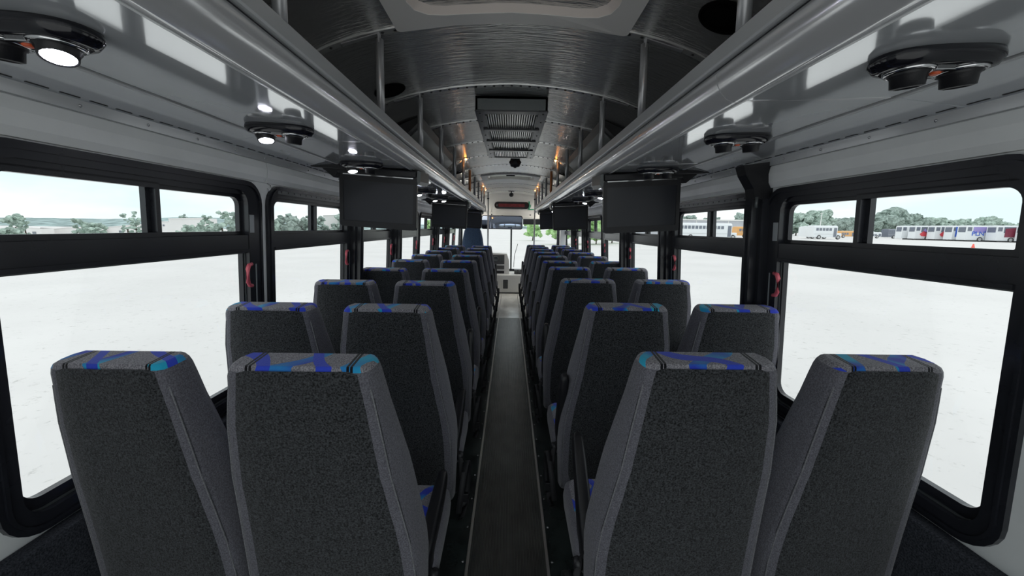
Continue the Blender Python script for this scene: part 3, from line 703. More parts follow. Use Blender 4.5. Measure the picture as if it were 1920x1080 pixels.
# ------------------------------------------------------------------ fold-down screens
def monitor(s, y, label):
    r = empty('monitor', (s*0.727, y, 1.705), rot=(math.radians(4), -s*math.radians(3.2), -s*math.radians(1)), label=label, cat='monitor', group='fold-down screens under the racks')
    W, H = 0.213, 0.300
    mb = MB(); mb.ring(rrect(-W, W, -H, -0.012, 0.018), rrect(-W+0.020, W-0.020, -H+0.034, -0.048, 0.004), 0.0, 0.026, lambda u, v, w_: (u, w_, v))
    mb.build('bezel', 'black_plastic', r)
    mb = MB(); lp = rrect(-W+0.018, W-0.018, -H+0.032, -0.046, 0.004); mb.add([(u, 0.004, v) for u, v in lp], [tuple(range(len(lp)))])
    mb.build('screen_panel', 'screen', r)
    mb = MB(); mb.box(-W+0.004, W-0.004, 0.008, 0.028, -H+0.004, -0.016, b=0.004); mb.build('back_shell', 'black_plastic', r)
    mb = MB(); mb.box(-W*0.9, W*0.9, -0.002, 0.004, -0.018, -0.013); mb.build('hinge_bar', 'chrome', r)
    # ceiling housing, with a wide plate reaching towards the wall
    mb = MB()
    mb.box(-W-0.0, W+0.0, -0.030, 0.22, -0.012, 0.024, b=0.006)
    mb.build('housing', 'black_plastic', r)
    mb = MB(); mb.box(*sorted((s*0.15, s*0.335)), -0.07, 0.20, 0.006, 0.030, b=0.004)
    mb.build('mounting_plate', 'black_plastic', r)
    mb = MB(); mb.extr([(s*W, -0.012), (s*(W+0.02), -0.04), (s*(W+0.085), 0.008), (s*W, 0.01)], -0.02, 0.18); mb.build('side_gusset', 'black_plastic', r)
    mb = MB(); pr = [(-W-0.004, 0.026), (-W-0.022, 0.024), (-W-0.024, -0.030), (-W-0.012, -0.048), (-W-0.004, -0.03)]
    mb.extr([(s*p[0], p[1]) for p in pr], -0.02, 0.22); mb.build('inner_cheek', 'grey_metal', r)
monitor(-1, 2.24, 'large black fold-down screen nearest on the left side')
monitor(-1, 4.86, 'second black fold-down screen on the left, half as large')
monitor(-1, 7.35, 'farthest small black fold-down screen on the left')
monitor(1, 2.24, 'large black fold-down screen nearest on the right side')
monitor(1, 4.86, 'second black fold-down screen on the right, half as large')
monitor(1, 7.00, 'farthest small black fold-down screen on the right')

# ------------------------------------------------------------------ passenger seats
def interp(tab, z):
    for (z0, *a), (z1, *b) in zip(tab[:-1], tab[1:]):
        if z <= z1:
            t = max(0, (z-z0)/(z1-z0)); return [p+(q-p)*t for p, q in zip(a, b)]
    return list(tab[-1][1:])
# z: wall-side rear half width, aisle-side rear, wall-side front, aisle-side front, thickness, hollow
TAB = [(0.22, .212, .242, .216, .247, .075, .0), (0.40, .216, .246, .222, .254, .10, .01), (0.55, .216, .244, .222, .258, .115, .03), (0.80, .214, .198, .220, .220, .115, .04),
       (0.95, .200, .180, .205, .192, .10, .03), (1.05, .180, .168, .182, .174, .088, .015), (1.105, .175, .165, .176, .168, .083, .0)]
def back_y(z): return 0.10*(1.10-z) + 0.010*math.sin((z-0.22)/0.89*PI)
def seat_proto(s, kind):
    """s: side of the bus (aisle side is -s). returns list of (name, mesh, submeshes)"""
    parts = []
    zs = [0.22, 0.28, 0.34, 0.40, 0.46, 0.52, 0.58, 0.64, 0.70, 0.76, 0.82, 0.88, 0.94, 1.00, 1.05, 1.078, 1.092, 1.102, 1.106]
    def ring(z, shrink=0.0, dz=0.0):
        wr, ar, wf, af, th, hol = interp(TAB, min(z, 1.105)); y0 = back_y(z)
        wr -= shrink; ar -= shrink; wf -= shrink; af -= shrink
        R = 0.022; pts = []
        # start rear wall-side, go round: rear -> aisle side -> front -> wall side ; x local: wall = +s, aisle = -s
        def X(v): return v*s
        y0 += shrink*0.4; th -= shrink*0.8
        pts += [(X(wr), y0+R), (X(wr-R*.3), y0+R*.3), (X(wr-R), y0)]
        for k in (0.5, 0.0, -0.5): pts.append((X((wr-R)*k if k > 0 else (ar-R)*k), y0))
        pts += [(X(-(ar-R)), y0), (X(-(ar-R*.3)), y0+R*.3), (X(-ar), y0+R)]
        pts += [(X(-(ar+af)/2), y0+th*0.5), (X(-af), y0+th-R), (X(-(af-R*.5)), y0+th), (X(-(af-0.035)), y0+th)]
        pts += [(X(-af*.55), y0+th-hol), (X(0), y0+th-hol), (X(wf*.55), y0+th-hol)]
        pts += [(X(wf-0.035), y0+th), (X(wf-R*.5), y0+th), (X(wf), y0+th-R), (X((wr+wf)/2), y0+th*0.5)]
        return [(p[0], p[1], z+dz + (0.012*(p[1]-y0)/0.1 if z > 1.0 else 0)) for p in pts]
    rings = [ring(z, 0 if z < 1.07 else (0.001 if z < 1.08 else 0.004 if z < 1.10 else 0.010 if z < 1.104 else 0.017)) for z in zs]
    nside = {9, 10, 8, 18, 19, 0, 1, 7}
    def mf(j, i):
        if i == -1: return 1 if j > 0 else 0
        if zs[min(j, len(zs)-1)] >= 1.085: return 1
        return 0 if (i in nside or i in (2, 3, 4, 5, 6)) else 1
    mb = MB(); mb.loft(rings, mfun=mf)
    parts.append(('backrest', mb.mesh('backrest', 'grey_fabric', 'pattern_fabric'), []))
    # charcoal rear panel, sitting proud of the shell, with a rolled edge
    mb = MB(); zp = [0.225, 0.30, 0.40, 0.50, 0.60, 0.70, 0.80, 0.88, 0.95, 1.01, 1.05, 1.074, 1.088, 1.095]
    rows = []; nx = 9; rim = [[], []]
    for z in zp:
        wr, ar, *_ = interp(TAB, z); sh = 0.005 + (0.0 if z < 1.03 else (0.001 if z < 1.06 else 0.004 if z < 1.08 else 0.009 if z < 1.09 else 0.018))
        a, b = -(ar-sh), wr-sh; row = []
        for k in range(nx+1):
            t = k/nx; x = a+(b-a)*t; e = min(t, 1-t)*nx
            off = 0.0035 if 0 < k < nx else -0.008
            yy = back_y(z) - off - (0.004*math.sin(PI*t))
            if z > 1.09: yy += 0.006
            if z < 0.24: yy += 0.006
            row.append((s*x, yy, z))
        rows.append(row)
        if z > 1.06: continue
        rim[0].append((s*(a+0.003), back_y(z)+0.006, z)); rim[1].append((s*(b-0.003), back_y(z)+0.006, z))
    vs = [p for r in rows for p in r]; n = nx+1
    mb.add(vs, [(j*n+i, j*n+i+1, (j+1)*n+i+1, (j+1)*n+i) for j in range(len(rows)-1) for i in range(nx)], 0, True)
    pan = ('rear_panel', mb.mesh('rear_panel', 'charcoal_fabric'), [])
    parts.append(pan)
    mb = MB()
    mb.tube(rim[0], 0.0022, 6); mb.tube(rim[1], 0.0022, 6)
    pan[2].append(('piping', mb.mesh('piping', 'piping')))
    # cushion
    mb = MB(); zc = 0.385
    def cr(hx, y0, y1, z, r):
        a, b = (-(hx-0.014), hx+0.046) if s < 0 else (-(hx+0.046), hx-0.014)
        return [(u, v, z + (0.012*(v-0.2)/0.3)) for u, v in rrect(a, b, y0, y1, r, 4)]
    mb.loft([cr(.205, .20, .50, .325, .03), cr(.222, .195, .523, .34, .04), cr(.226, .195, .532, .385, .045), cr(.222, .195, .525, .425, .045), cr(.208, .20, .507, .442, .04), cr(.17, .205, .475, .448, .03)],
            mfun=lambda j, i: 1 if j >= 4 or i == -1 and j > 0 else 0)
    parts.append(('seat_cushion', mb.mesh('seat_cushion', 'grey_fabric', 'pattern_fabric'), []))
    mb = MB(); mb.box(-0.20, 0.20, 0.22, 0.48, 0.295, 0.338, b=0.006); mb.box(-0.205, 0.205, 0.205, 0.235, 0.20, 0.34, b=0.004)
    parts.append(('seat_frame', mb.mesh('seat_frame', 'black_metal'), []))
    lx = -s*0.13 if kind == 'aisle' else -s*0.02
    mb = MB(); mb.tube([(lx, 0.24, 0.30), (lx, 0.22, 0.02)], 0.016, 8); mb.box(lx-0.025, lx+0.025, 0.17, 0.28, 0.0, 0.02, b=0.003)
    leg = mb.mesh('leg', 'black_metal'); parts.append(('leg', leg, []))
    mb = MB(); mb.tube([(lx, 0.38, 0.30), (lx, 0.42, 0.02)], 0.016, 8); mb.box(lx-0.025, lx+0.025, 0.36, 0.48, 0.0, 0.02, b=0.003)
    parts.append(('leg', mb.mesh('leg', 'black_metal'), []))
    if kind == 'aisle':
        mb = MB(); x = -s*0.262
        mb.lathe([(0.018, -0.02), (0.021, 0.0), (0.017, 0.014), (0.006, 0.016)], seg=14)
        mb.v = [(x - s*p[2], 0.20+p[0], 0.37+p[1]) for p in mb.v]
        parts.append(('recline_knob', mb.mesh('recline_knob', 'black_plastic'), []))
        # belt: flat strap hanging in a loop beside the cushion
        mb = MB(); pts = []
        for k in range(19):
            t = k/18; a = -0.6*PI + t*1.75*PI
            pts.append((-s*(0.268+0.030*math.sin(t*PI)), 0.16+0.085*math.cos(a) , 0.22 + 0.135*math.sin(a)))
        for sgn in (0,):
            v0 = []
            for p in pts: v0 += [(p[0]-0.012, p[1], p[2]), (p[0]+0.012, p[1]+0.004, p[2])]
            v1 = [(q[0], q[1]+0.003, q[2]+0.003) for q in v0]; n = len(v0)
            fs = []
            for i in range(0, n-2, 2):
                fs += [(i, i+1, i+3, i+2), (n+i, n+i+2, n+i+3, n+i+1), (i, i+2, n+i+2, n+i), (i+1, n+i+1, n+i+3, i+3)]
            mb.add(v0+v1, fs, 0, True)
        mb.tube([(-s*0.25, 0.20, 0.40), (-s*0.272, 0.17, 0.35), (-s*0.280, 0.12, 0.30)], [0.006, 0.014, 0.014], 8, flat=0.3)
        bl = ('seat_belt', mb.mesh('seat_belt', 'belt'), [])
        mb = MB(); mb.box(-s*0.283-0.016, -s*0.283+0.016, 0.215, 0.235, 0.10, 0.16, b=0.004); bl[2].append(('buckle', mb.mesh('buckle', 'black_plastic')))
        parts.append(bl)
    return parts
def arm_mesh(s):
    # pivot at origin, pointing +Y
    mb = MB()
    secs = [(-0.035, 0.014, 0.036), (-0.02, 0.020, 0.050), (0.03, 0.022, 0.052), (0.12, 0.022, 0.046), (0.25, 0.021, 0.036), (0.325, 0.018, 0.028), (0.345, 0.011, 0.016)]
    rings = [[(u, y, v) for u, v in rrect(-hw, hw, -hh, hh*0.75, min(hw, hh)*0.55, 3)] for y, hw, hh in secs]
    mb.loft(rings); return mb.mesh('armrest', 'black_plastic')
PROTO = {(s, k): seat_proto(s, k) for s in (-1, 1) for k in ('aisle', 'window')}
ARM = {s: arm_mesh(s) for s in (-1, 1)}
ROWS = {-1: [.866, 1.51, 2.22, 2.93, 3.72, 4.48, 5.22, 6.0, 6.8], 1: [.915, 1.60, 2.43, 3.20, 3.83, 4.55, 5.28, 6.0, 6.75, 7.45]}
CX = {(-1, 'aisle'): -0.480, (-1, 'window'): -0.940, (1, 'aisle'): 0.495, (1, 'window'): 0.965}
words = ['nearest', 'second', 'third', 'fourth', 'fifth', 'sixth', 'seventh', 'eighth', 'ninth', 'tenth']
def seat(s, kind, i, y):
    side = 'left' if s < 0 else 'right'
    n = len(ROWS[s])
    rw = words[i] if i < n-1 else 'front'
    lab = {'aisle': '%s row %s aisle seat, charcoal back, patterned top, black armrest', 'window': '%s row %s window seat, charcoal fabric back with patterned top edge'}[kind] % (rw, side)
    r = empty('bus_seat', (CX[(s, kind)], y, -0.008), label=lab, cat='seat', group='%s %s seats' % (side, kind))
    if kind == 'window' and i == 0: r.scale.x = 0.81; r.location.x = -0.918 if s < 0 else 0.940
    for nm, me, subs in PROTO[(s, kind)]:
        o = link(nm, me, r)
        for n2, m2 in subs: link(n2, m2, o)
    if kind == 'aisle':
        if s < 0: ang = [0.14, 0.34, 1.5, 1.45, 1.55, 1.5, 1.5, 1.5, 1.5][i]
        else: ang = [0.78, 1.85, 1.6, 1.5, 1.5, 1.6, 1.5, 1.5, 1.5, 1.5][i]
        link('armrest', ARM[s], r, (-s*0.238, 0.19, 0.445), (ang, 0, 0))
for s in (-1, 1):
    for i, y in enumerate(ROWS[s]):
        for kind in ('aisle', 'window'): seat(s, kind, i, y)

# ------------------------------------------------------------------ front of the bus
mb = MB(); mb.box(-1.12, 1.12, 8.75, 8.79, 1.62, 2.22)
fw = mb.build('wall_front', 'white_paint'); tag(fw, kind='structure')
mb = MB(); mb.box(-1.17, 1.17, 9.22, 9.26, -0.05, 0.45); mb.build('lower_panel', 'dash_grey', fw)
mb = MB(); mb.box(-1.12, 1.12, 8.70, 8.75, 1.615, 1.65, b=0.006); mb.build('header_lip', 'dash_grey', fw)
mb = MB()
for x in (-0.40, 0.47): mb.lathe([(0.012, -0.006), (0.012, 0.006)], c=(0, 0, 0), seg=10); 
mb.v = []; mb.f = []; mb.m = []; mb.sm = []
for x in (-0.40, 0.44): mb.dome((x, 8.749, 1.70), 0.014, (0, -1, 0), 10)
mb.build('snap_cap', 'black_plastic', fw)
# windscreen
ws = empty('windscreen', (0, 9.2, 0)); ws['kind'] = 'structure'; ws.name = 'window_front'
def Pf(u, v, w_): return (u, w_, v)
mb = MB(); mb.ring(rrect(-1.15, 1.15, 0.42, 1.68, 0.06), rrect(-1.09, 1.09, 0.47, 1.62, 0.05), -0.02, 0.03, Pf); mb.build('outer_frame', 'black_metal', ws)
mb = MB(); mb.box(0.015, 0.055, -0.02, 0.03, 0.44, 1.66, b=0.004); mb.build('centre_divider', 'grey_metal', ws)
for a, b in ((-1.10, 0.02), (0.05, 1.10)):
    mb = MB(); mb.add([(a, 0.005, 0.45), (b, 0.005, 0.45), (b, 0.005, 1.65), (a, 0.005, 1.65)], [(0, 1, 2, 3)]); mb.build('pane', 'glass', ws)
mb = MB(); mb.tube([(0.10, 0.05, 0.50), (0.12, 0.05, 0.80), (0.19, 0.05, 1.05)], 0.007, 6); mb.build('wiper', 'dash_dark', ws)
mb = MB(); mb.box(0.30, 1.08, -0.03, -0.015, 1.50, 1.62); mb.build('sun_visor', 'dark_box', ws)
# door pillar
mb = MB(); mb.box(1.02, 1.13, 8.0, 8.12, 0.0, 1.70, b=0.01); tag(mb.build('door_pillar', 'white_paint'), 'pale grey pillar at the right front beside the entry door', 'pillar')
for x, nm in ((-0.80, 'left'), (0.80, 'right')):  # added fill lamps brightening the front header, out of sight behind the racks
    r = empty('fill_lamp', (x, 8.30, czs(x)-0.012), label='added round fill lamp hidden on the front ceiling, %s side' % nm, cat='lamp')
    mb = MB(); mb.lathe([(0.10, 0.02), (0.105, 0.0), (0.10, -0.012), (0.09, -0.014)], seg=24); mb.build('rim', 'chrome', r)
    mb = MB(); mb.lathe([(0.09, -0.013), (0.06, -0.028), (0.01, -0.034)], seg=24); mb.build('lens', 'fill_lamp_lit', r)
# led sign
r = empty('destination_sign', (0.035, 8.735, 1.90), label='dark rounded display strip with dim red letters over windscreen', cat='display sign')
mb = MB(); lp = rrect(-0.375, 0.375, -0.075, 0.075, 0.07); n = len(lp)
mb.add([(u, -0.02, v) for u, v in lp] + [(u, 0.015, v) for u, v in lp], [tuple(range(n))] + [(k, (k+1) % n, n+(k+1) % n, n+k) for k in range(n)]); mb.build('sign_case', 'black_gloss', r)
mb = MB(); lp = rrect(-0.29, 0.28, -0.035, 0.035, 0.02); mb.add([(u, -0.022, v) for u, v in lp], [tuple(range(len(lp)))]); mb.build('led_matrix', 'sign_red', r)
mb = MB(); mb.box(-0.335, -0.30, -0.023, -0.02, -0.02, 0.02); mb.build('sensor', 'dash_dark', r)
r = empty('exit_sign', (0.47, 8.735, 1.90), label='small white sign with green edge right of the red display', cat='sign')
mb = MB(); mb.box(-0.075, 0.075, -0.008, 0.01, -0.09, 0.09, b=0.003); mb.build('sign_plate', 'white_paint', r)
mb = MB(); mb.box(-0.075, -0.045, -0.011, -0.008, -0.09, 0.09); mb.box(-0.045, 0.06, -0.011, -0.008, -0.09, -0.07); mb.box(-0.04, -0.02, -0.011, -0.008, -0.04, 0.02); mb.build('green_marking', 'sign_green', r)
mb = MB(); mb.box(-0.06, 0.06, -0.008, 0.01, -0.05, 0.05, b=0.003)
tag(mb.build('notice_plate', 'white_paint', loc=(-0.47, 8.735, 1.80)), 'small blank pale notice on the front header left of the display', 'notice')
# mirror
r = empty('interior_mirror', (-0.17, 8.55, 1.53), rot=(math.radians(-7), 0, 0), label='wide rounded interior mirror above the windscreen, reflected blue in its tint', cat='mirror')
mb = MB(); mb.ring(rrect(-0.44, 0.44, -0.145, 0.145, 0.045), rrect(-0.425, 0.425, -0.13, 0.13, 0.035), -0.012, 0.02, Pf); mb.build('mirror_frame', 'black_plastic', r)
mb = MB(); lp = rrect(-0.43, 0.43, -0.135, 0.135, 0.035); mb.add([(u, -0.006, v) for u, v in lp], [tuple(range(len(lp)))]); mb.build('mirror_glass', 'mirror', r)
mb = MB(); mb.box(-0.43, 0.43, 0.0, 0.018, -0.135, 0.135, b=0.004); mb.build('mirror_back', 'black_plastic', r)
mb = MB(); mb.tube([(0, 0.02, 0.10), (0, 0.10, 0.16)], 0.012, 8); mb.build('mirror_arm', 'black_metal', r)
# stanchion poles
for x, y, nm in ((-0.435, 7.95, 'left'), (0.49, 7.98, 'right')):
    r = empty('stanchion_pole', (x, y, 0), label='slim vertical grab pole at the end of the %s rack' % nm, cat='pole', group='grab poles at the front')
    mb = MB(); mb.tube([(0, 0, 0.01), (0, 0, 2.11)], 0.015, 12); mb.build('pole', 'strut_metal', r)
    mb = MB(); mb.lathe([(0.035, 0.0), (0.035, 0.012), (0.018, 0.02)], seg=16); mb.build('foot_flange', 'chrome', r)
    mb = MB(); mb.lathe([(0.02, 0.0), (0.024, 0.012), (0.02, 0.024)], c=(0, 0, 1.97), seg=16); mb.build('collar', 'black_metal', r)
# modesty bar / engine cover / dash
r = empty('engine_cover', (0.02, 8.45, 0), label='pale grey engine cover box at the end of the aisle', cat='engine cover')
mb = MB(); mb.box(-0.42, 0.55, 0.0, 0.72, 0.02, 0.415, b=0.02); mb.build('cover_shell', 'dash_grey', r)
mb = MB(); mb.ring(rrect(-0.165, -0.03, 0.10, 0.325, 0.01), rrect(-0.150, -0.045, 0.115, 0.31, 0.008), -0.014, 0.0, Pf)
mb.box(-0.155, -0.04, -0.004, 0.002, 0.11, 0.315, mi=1); mb.build('outlet_plate', ('dash_grey', 'dash_dark'), r)
mb = MB(); mb.box(-0.12, -0.075, -0.012, -0.004, 0.15, 0.28, b=0.003); mb.build('switch', 'dash_dark', r)
mb = MB(); mb.box(-0.43, 0.56, -0.006, 0.72, 0.0, 0.035); mb.build('kick_strip', 'dash_dark', r)
r = empty('instrument_panel', (-0.20, 8.55, 0.415), label='grey dashboard panel with round gauge and switches left of centre', cat='dashboard')
mb = MB(); pr = [(-0.22, 0.0), (0.20, 0.0), (0.19, 0.30), (0.14, 0.44), (-0.22, 0.46)]
mb.add([(x, 0.0 + 0.10*z, z) for x, z in pr] + [(x, 0.42, z) for x, z in pr], [(4, 3, 2, 1, 0), (5, 6, 7, 8, 9)] + [(i, (i+1) % 5, 5+(i+1) % 5, 5+i) for i in range(5)]); mb.build('panel_shell', 'dash_grey', r)
def plate(name, x0, x1, z0, z1, m, rr=0.01, d=0.006):
    mb = MB(); lp = rrect(x0, x1, z0, z1, rr, 3); n = len(lp)
    mb.add([(u, 0.10*v-d, v) for u, v in lp] + [(u, 0.10*v+0.004, v) for u, v in lp], [tuple(range(n))] + [(k, (k+1) % n, n+(k+1) % n, n+k) for k in range(n)])
    return mb.build(name, m, r)
plate('switch_bank', -0.20, 0.09, 0.22, 0.42, 'dash_dark'); plate('radio', -0.16, 0.09, 0.11, 0.19, 'dash_dark'); plate('storage_slot', -0.15, 0.09, 0.02, 0.075, 'dark_box')
mb = MB(); mb.lathe([(0.060, 0.0), (0.060, 0.012), (0.048, 0.014), (0.044, 0.006), (0.002, 0.006)], seg=24); mb.v = [(p[0]-0.10, 0.10*0.33-0.004-p[2], 0.33+p[1]) for p in mb.v]; mb.build('gauge', 'grey_metal', r)
for k in range(4): plate('switch', 0.0+k*0.022, 0.014+k*0.022, 0.29, 0.39, 'grey_metal', 0.003, 0.012)
r = empty('ventilator_console', (0.23, 8.6, 0.415), label='black control console with knobs on top of the engine cover', cat='console')
mb = MB(); mb.box(-0.12, 0.12, 0.0, 0.20, 0.0, 0.10, b=0.01); mb.build('console_body', 'dash_dark', r)
for k, x in enumerate((-0.08, -0.01, 0.06)):
    mb = MB(); mb.lathe([(0.028, 0.0), (0.026, 0.02), (0.01, 0.022)], seg=14); mb.v = [(p[0]+x, -p[2], 0.055+p[1]) for p in mb.v]; mb.build('knob', 'grey_metal', r)
# driver seat
r = empty('driver_seat', (-0.745, 8.05, 0), label='tall dark blue driver seat with rounded top at front left', cat='driver seat')
mb = MB(); rings = []
for z, hw, t in ((0.42, .22, .10), (0.55, .235, .13), (0.8, .235, .13), (1.0, .225, .12), (1.2, .20, .11), (1.34, .17, .10), (1.41, .14, .085), (1.445, .09, .06), (1.455, .04, .03)):
    y = 0.14*(1.1-z)*0.6
    rings.append([(u, y+v, z) for u, v in rrect(-hw, hw, -t/2, t/2, t*0.45, 4)])
mb.loft(rings); mb.build('backrest', 'driver_fabric', r)
mb = MB(); mb.loft([[(u, 0.28+v, z) for u, v in rrect(-hw, hw, -hd, hd, 0.06, 4)] for z, hw, hd in ((0.38, .22, .23), (0.41, .24, .25), (0.47, .24, .25), (0.50, .21, .22))]); mb.build('seat_cushion', 'driver_fabric', r)
mb = MB(); mb.box(-0.16, 0.16, 0.10, 0.42, 0.0, 0.38, b=0.02); mb.build('pedestal', 'dash_dark', r)

# ------------------------------------------------------------------ outside
def tree(x, y, z0, h, w_, m, label, grp, seed):
    rnd = random.Random(seed)
    r = empty('broadleaf_tree', (x, y, z0), label=label, cat='tree', group=grp)
    mb = MB(); mb.tube([(0, 0, 0), (0.1, 0, h*0.35), (0, 0.1, h*0.7)], [0.03*h, 0.022*h, 0.01*h], 8); mb.build('trunk', 'bark', r)
    bm = bmesh.new()
    nb = 46
    for k in range(nb):
        t = rnd.random(); ang = rnd.random()*2*PI
        zz = h*(0.26+0.68*t); rad = w_*0.46*math.sqrt(max(0.06, 1-((t-0.40)/0.66)**2))*rnd.uniform(0.15, 1.0)
        R = w_*rnd.uniform(0.07, 0.15)
        ret = bmesh.ops.create_icosphere(bm, subdivisions=2, radius=R)
        for v in ret['verts']:
            q = v.co.normalized(); nn = 0.62 + 0.75*rnd.random()
            v.co = Vector((q.x*R*nn + rad*math.cos(ang), q.y*R*nn + rad*math.sin(ang), q.z*R*0.8*nn + zz))
    me = bpy.data.meshes.new('crown'); bm.to_mesh(me); bm.free(); me.materials.append(MATS[m]); link('crown', me, r)
    return r
ORD = ['first', 'second', 'third', 'fourth', 'fifth', 'sixth', 'seventh', 'eighth', 'ninth', 'tenth', 'eleventh', 'twelfth', 'thirteenth', 'fourteenth', 'fifteenth', 'sixteenth', 'seventeenth', 'eighteenth', 'nineteenth', 'twentieth', 'twenty-first']
H = lambda px: 427 - 0.0153*(956-px)
def spot(px, Y): return (px-956)/740*Y
# right-hand treeline, about 170 m away
for k, (X, Y, h, w_, m) in enumerate([(124, 172, 8.6, 17, 'leaf_b'), (132, 170, 10.2, 14, 'leaf_b'), (146, 175, 7.2, 16, 'leaf_a'), (155, 170, 9.2, 13, 'leaf_a'), (163, 168, 11.2, 17, 'leaf_a'),
        (172, 170, 9.8, 13, 'leaf_a'), (180, 172, 7.4, 15, 'leaf_b'), (189, 172, 8.0, 13, 'leaf_b'), (203, 170, 8.2, 15, 'leaf_b'), (212, 170, 7.0, 10, 'leaf_b'), (222, 171, 6.6, 13, 'leaf_b'), (233, 168, 8.0, 16, 'leaf_a')]):
    tree(X, Y, -0.1, h, w_, m, 'broad green tree, %s from the left in the line behind the parked buses' % ORD[k], 'trees behind the parked buses', 30+k)
for k, (X, Y, h, w_) in enumerate([(92, 205, 9.0, 11), (104, 205, 8.6, 11), (121, 205, 10.2, 16), (134, 205, 9.4, 14), (60, 205, 8.6, 12), (74, 205, 8.0, 12)]):
    tree(X, Y, -0.1, h, w_, 'leaf_a', 'dark tree above the long grey warehouse roof, %s built spot along it' % ORD[k] if False else 'dark tree rising behind the grey warehouse, %s' % ['third from left', 'fourth from left', 'fifth from left', 'rightmost', 'leftmost', 'second from left'][k], 'trees behind the warehouse', 60+k)
# left-hand trees standing on lower ground
LT = [(2, 419, 80, 3.4, 'leaf_a'), (33, 424, 74, 4.0, 'leaf_b'), (45, 398, 76, 3.6, 'leaf_b'), (62, 402, 80, 2.6, 'leaf_b'), (165, 408, 80, 3.6, 'leaf_b'), (182, 414, 76, 3.6, 'leaf_b'), (204, 416, 82, 3.2, 'leaf_b'),
        (250, 399, 80, 2.8, 'leaf_b'), (266, 396, 84, 3.0, 'leaf_b'), (300, 428, 76, 2.4, 'leaf_a'), (356, 399, 112, 3.6, 'leaf_a'), (362, 419, 76, 4.4, 'leaf_b'), (386, 414, 80, 4.0, 'leaf_b'), (398, 402, 84, 3.4, 'leaf_b'), (424, 393, 80, 4.4, 'leaf_b'), (446, 398, 84, 4.0, 'leaf_a'),
        (512, 405, 100, 8, 'leaf_b'), (545, 400, 104, 8, 'leaf_a'), (578, 402, 108, 8, 'leaf_a'), (604, 405, 112, 6, 'leaf_a'), (650, 402, 116, 9, 'leaf_a')]
for k, (px, top, Y, w_, m) in enumerate(LT):
    X = spot(px, Y); zt = 1.42 + (H(px)-top)/740*Y; z0 = -7.0
    tree(X, Y, z0, (zt-z0)/0.98, w_, m, 'grey-green tree, %s from the left beyond the left windows' % ORD[k], 'trees beyond the left side of the lot', 100+k)
for k, (X, Y, h) in enumerate([(7.4, 62, 4.2), (10.5, 64, 4.6), (13.5, 62, 4.0), (17, 66, 4.4), (4.6, 80, 4.0), (-30, 150, 5.0), (-44, 150, 5.0), (-57, 148, 5.0)]):
    tree(X, Y, -1.1, h, 4.5, 'leaf_c', 'bright green tree far ahead, %s' % ['second from the windscreen divider', 'third from the windscreen divider', 'fourth from the windscreen divider', 'rightmost in the windscreen', 'nearest the windscreen divider', 'beyond the left front window, rightmost', 'beyond the left front window, middle', 'beyond the left front window, leftmost'][k], 'trees ahead of the bus', 160+k)
# hill
mb = MB(); nx, ny = 70, 10; rnd = random.Random(3)
def hill_h(X):
    t = [(-1500, 6), (-900, 8), (-775, 8), (-690, 11), (-620, 15.5), (-560, 15.0), (-500, 11.5), (-440, 9.0), (-380, 7.5), (-250, 7), (0, 6), (400, 6)]
    for (a, za), (b, zb) in zip(t[:-1], t[1:]):
        if X <= b: return za + (zb-za)*(X-a)/(b-a)
    return 6
vs = []
for j in range(ny):
    for i in range(nx*3+1):
        X = -1500 + i*1900/(nx*3); f = math.sin(PI*min(1, j/(ny-1)*1.0)*0.5) if j < ny-1 else 0.2
        vs.append((X, 600 + j*22, -8 + (hill_h(X)*0.80+8+rnd.uniform(-.6, .6))*f))
n = nx*3+1; mb.add(vs, [(j*n+i, j*n+i+1, (j+1)*n+i+1, (j+1)*n+i) for j in range(ny-1) for i in range(n-1)], 0, True)
tag(mb.build('hill', 'hill_haze_green'), 'long low wooded hill on the horizon at the left', 'hill')
# low white buildings on lower ground (left)
def building(px0, px1, top0, top1, Y, label, wins, roof_mid=None, m='far_white', z0=-7.2, depth=3.2):
    x0, x1 = spot(px0, Y), spot(px1, Y); za = 1.42+(H(px0)-top0)/740*Y; zb = 1.42+(H(px1)-top1)/740*Y
    r = empty('low_building', ((x0+x1)/2, Y, z0), label=label, cat='building', group=None); c = (x0+x1)/2
    top = [(x0-c, za-z0), (x1-c, zb-z0)]
    if roof_mid: top = [(x0-c, za-z0), (0, 1.42+(H((px0+px1)/2)-roof_mid)/740*Y - z0), (x1-c, zb-z0)]
    pr = [(x0-c, 0.0), *top, (x1-c, 0.0)]
    mb = MB(); mb.extr(pr, 0, depth); mb.build('wall', m, r)
    mb = MB(); mb.add([(p[0], -0.15, p[1]) for p in top] + [(p[0], depth, p[1]) for p in top] + [(p[0], -0.15, p[1]+0.15) for p in top] + [(p[0], depth, p[1]+0.15) for p in top],
        [f for i in range(len(top)-1) for f in ((i, i+1, len(top)+i+1, len(top)+i), (2*len(top)+i, 2*len(top)+i+1, 3*len(top)+i+1, 3*len(top)+i), (i, i+1, 2*len(top)+i+1, 2*len(top)+i))]); mb.build('roof', m, r)
    for (wpx, wt, wb, ww) in wins:
        x = spot(wpx, Y)-c; hw = ww/740*Y/2; z1 = 1.42+(H(wpx)-wt)/740*Y-z0; z2 = 1.42+(H(wpx)-wb)/740*Y-z0
        mb = MB(); mb.box(x-hw, x+hw, -0.12, 0.05, z2, z1); mb.build('window', 'far_window', r)
building(12, 92, 429, 428, 112, 'white flat building leftmost below the hill', [(79, 434, 443, 6)], roof_mid=426)
building(92, 190, 432, 427, 118, 'long low white building with small dark openings below the hill', [(113, 441, 444, 9), (185, 431, 434, 6)], roof_mid=427)
building(190, 330, 428, 417, 122, 'white building with gently rising roof left of the window bar', [(239, 432, 436, 8)])
building(288, 328, 417, 416, 116, 'white wall building right of the window bar', [(318, 421, 424, 3)])
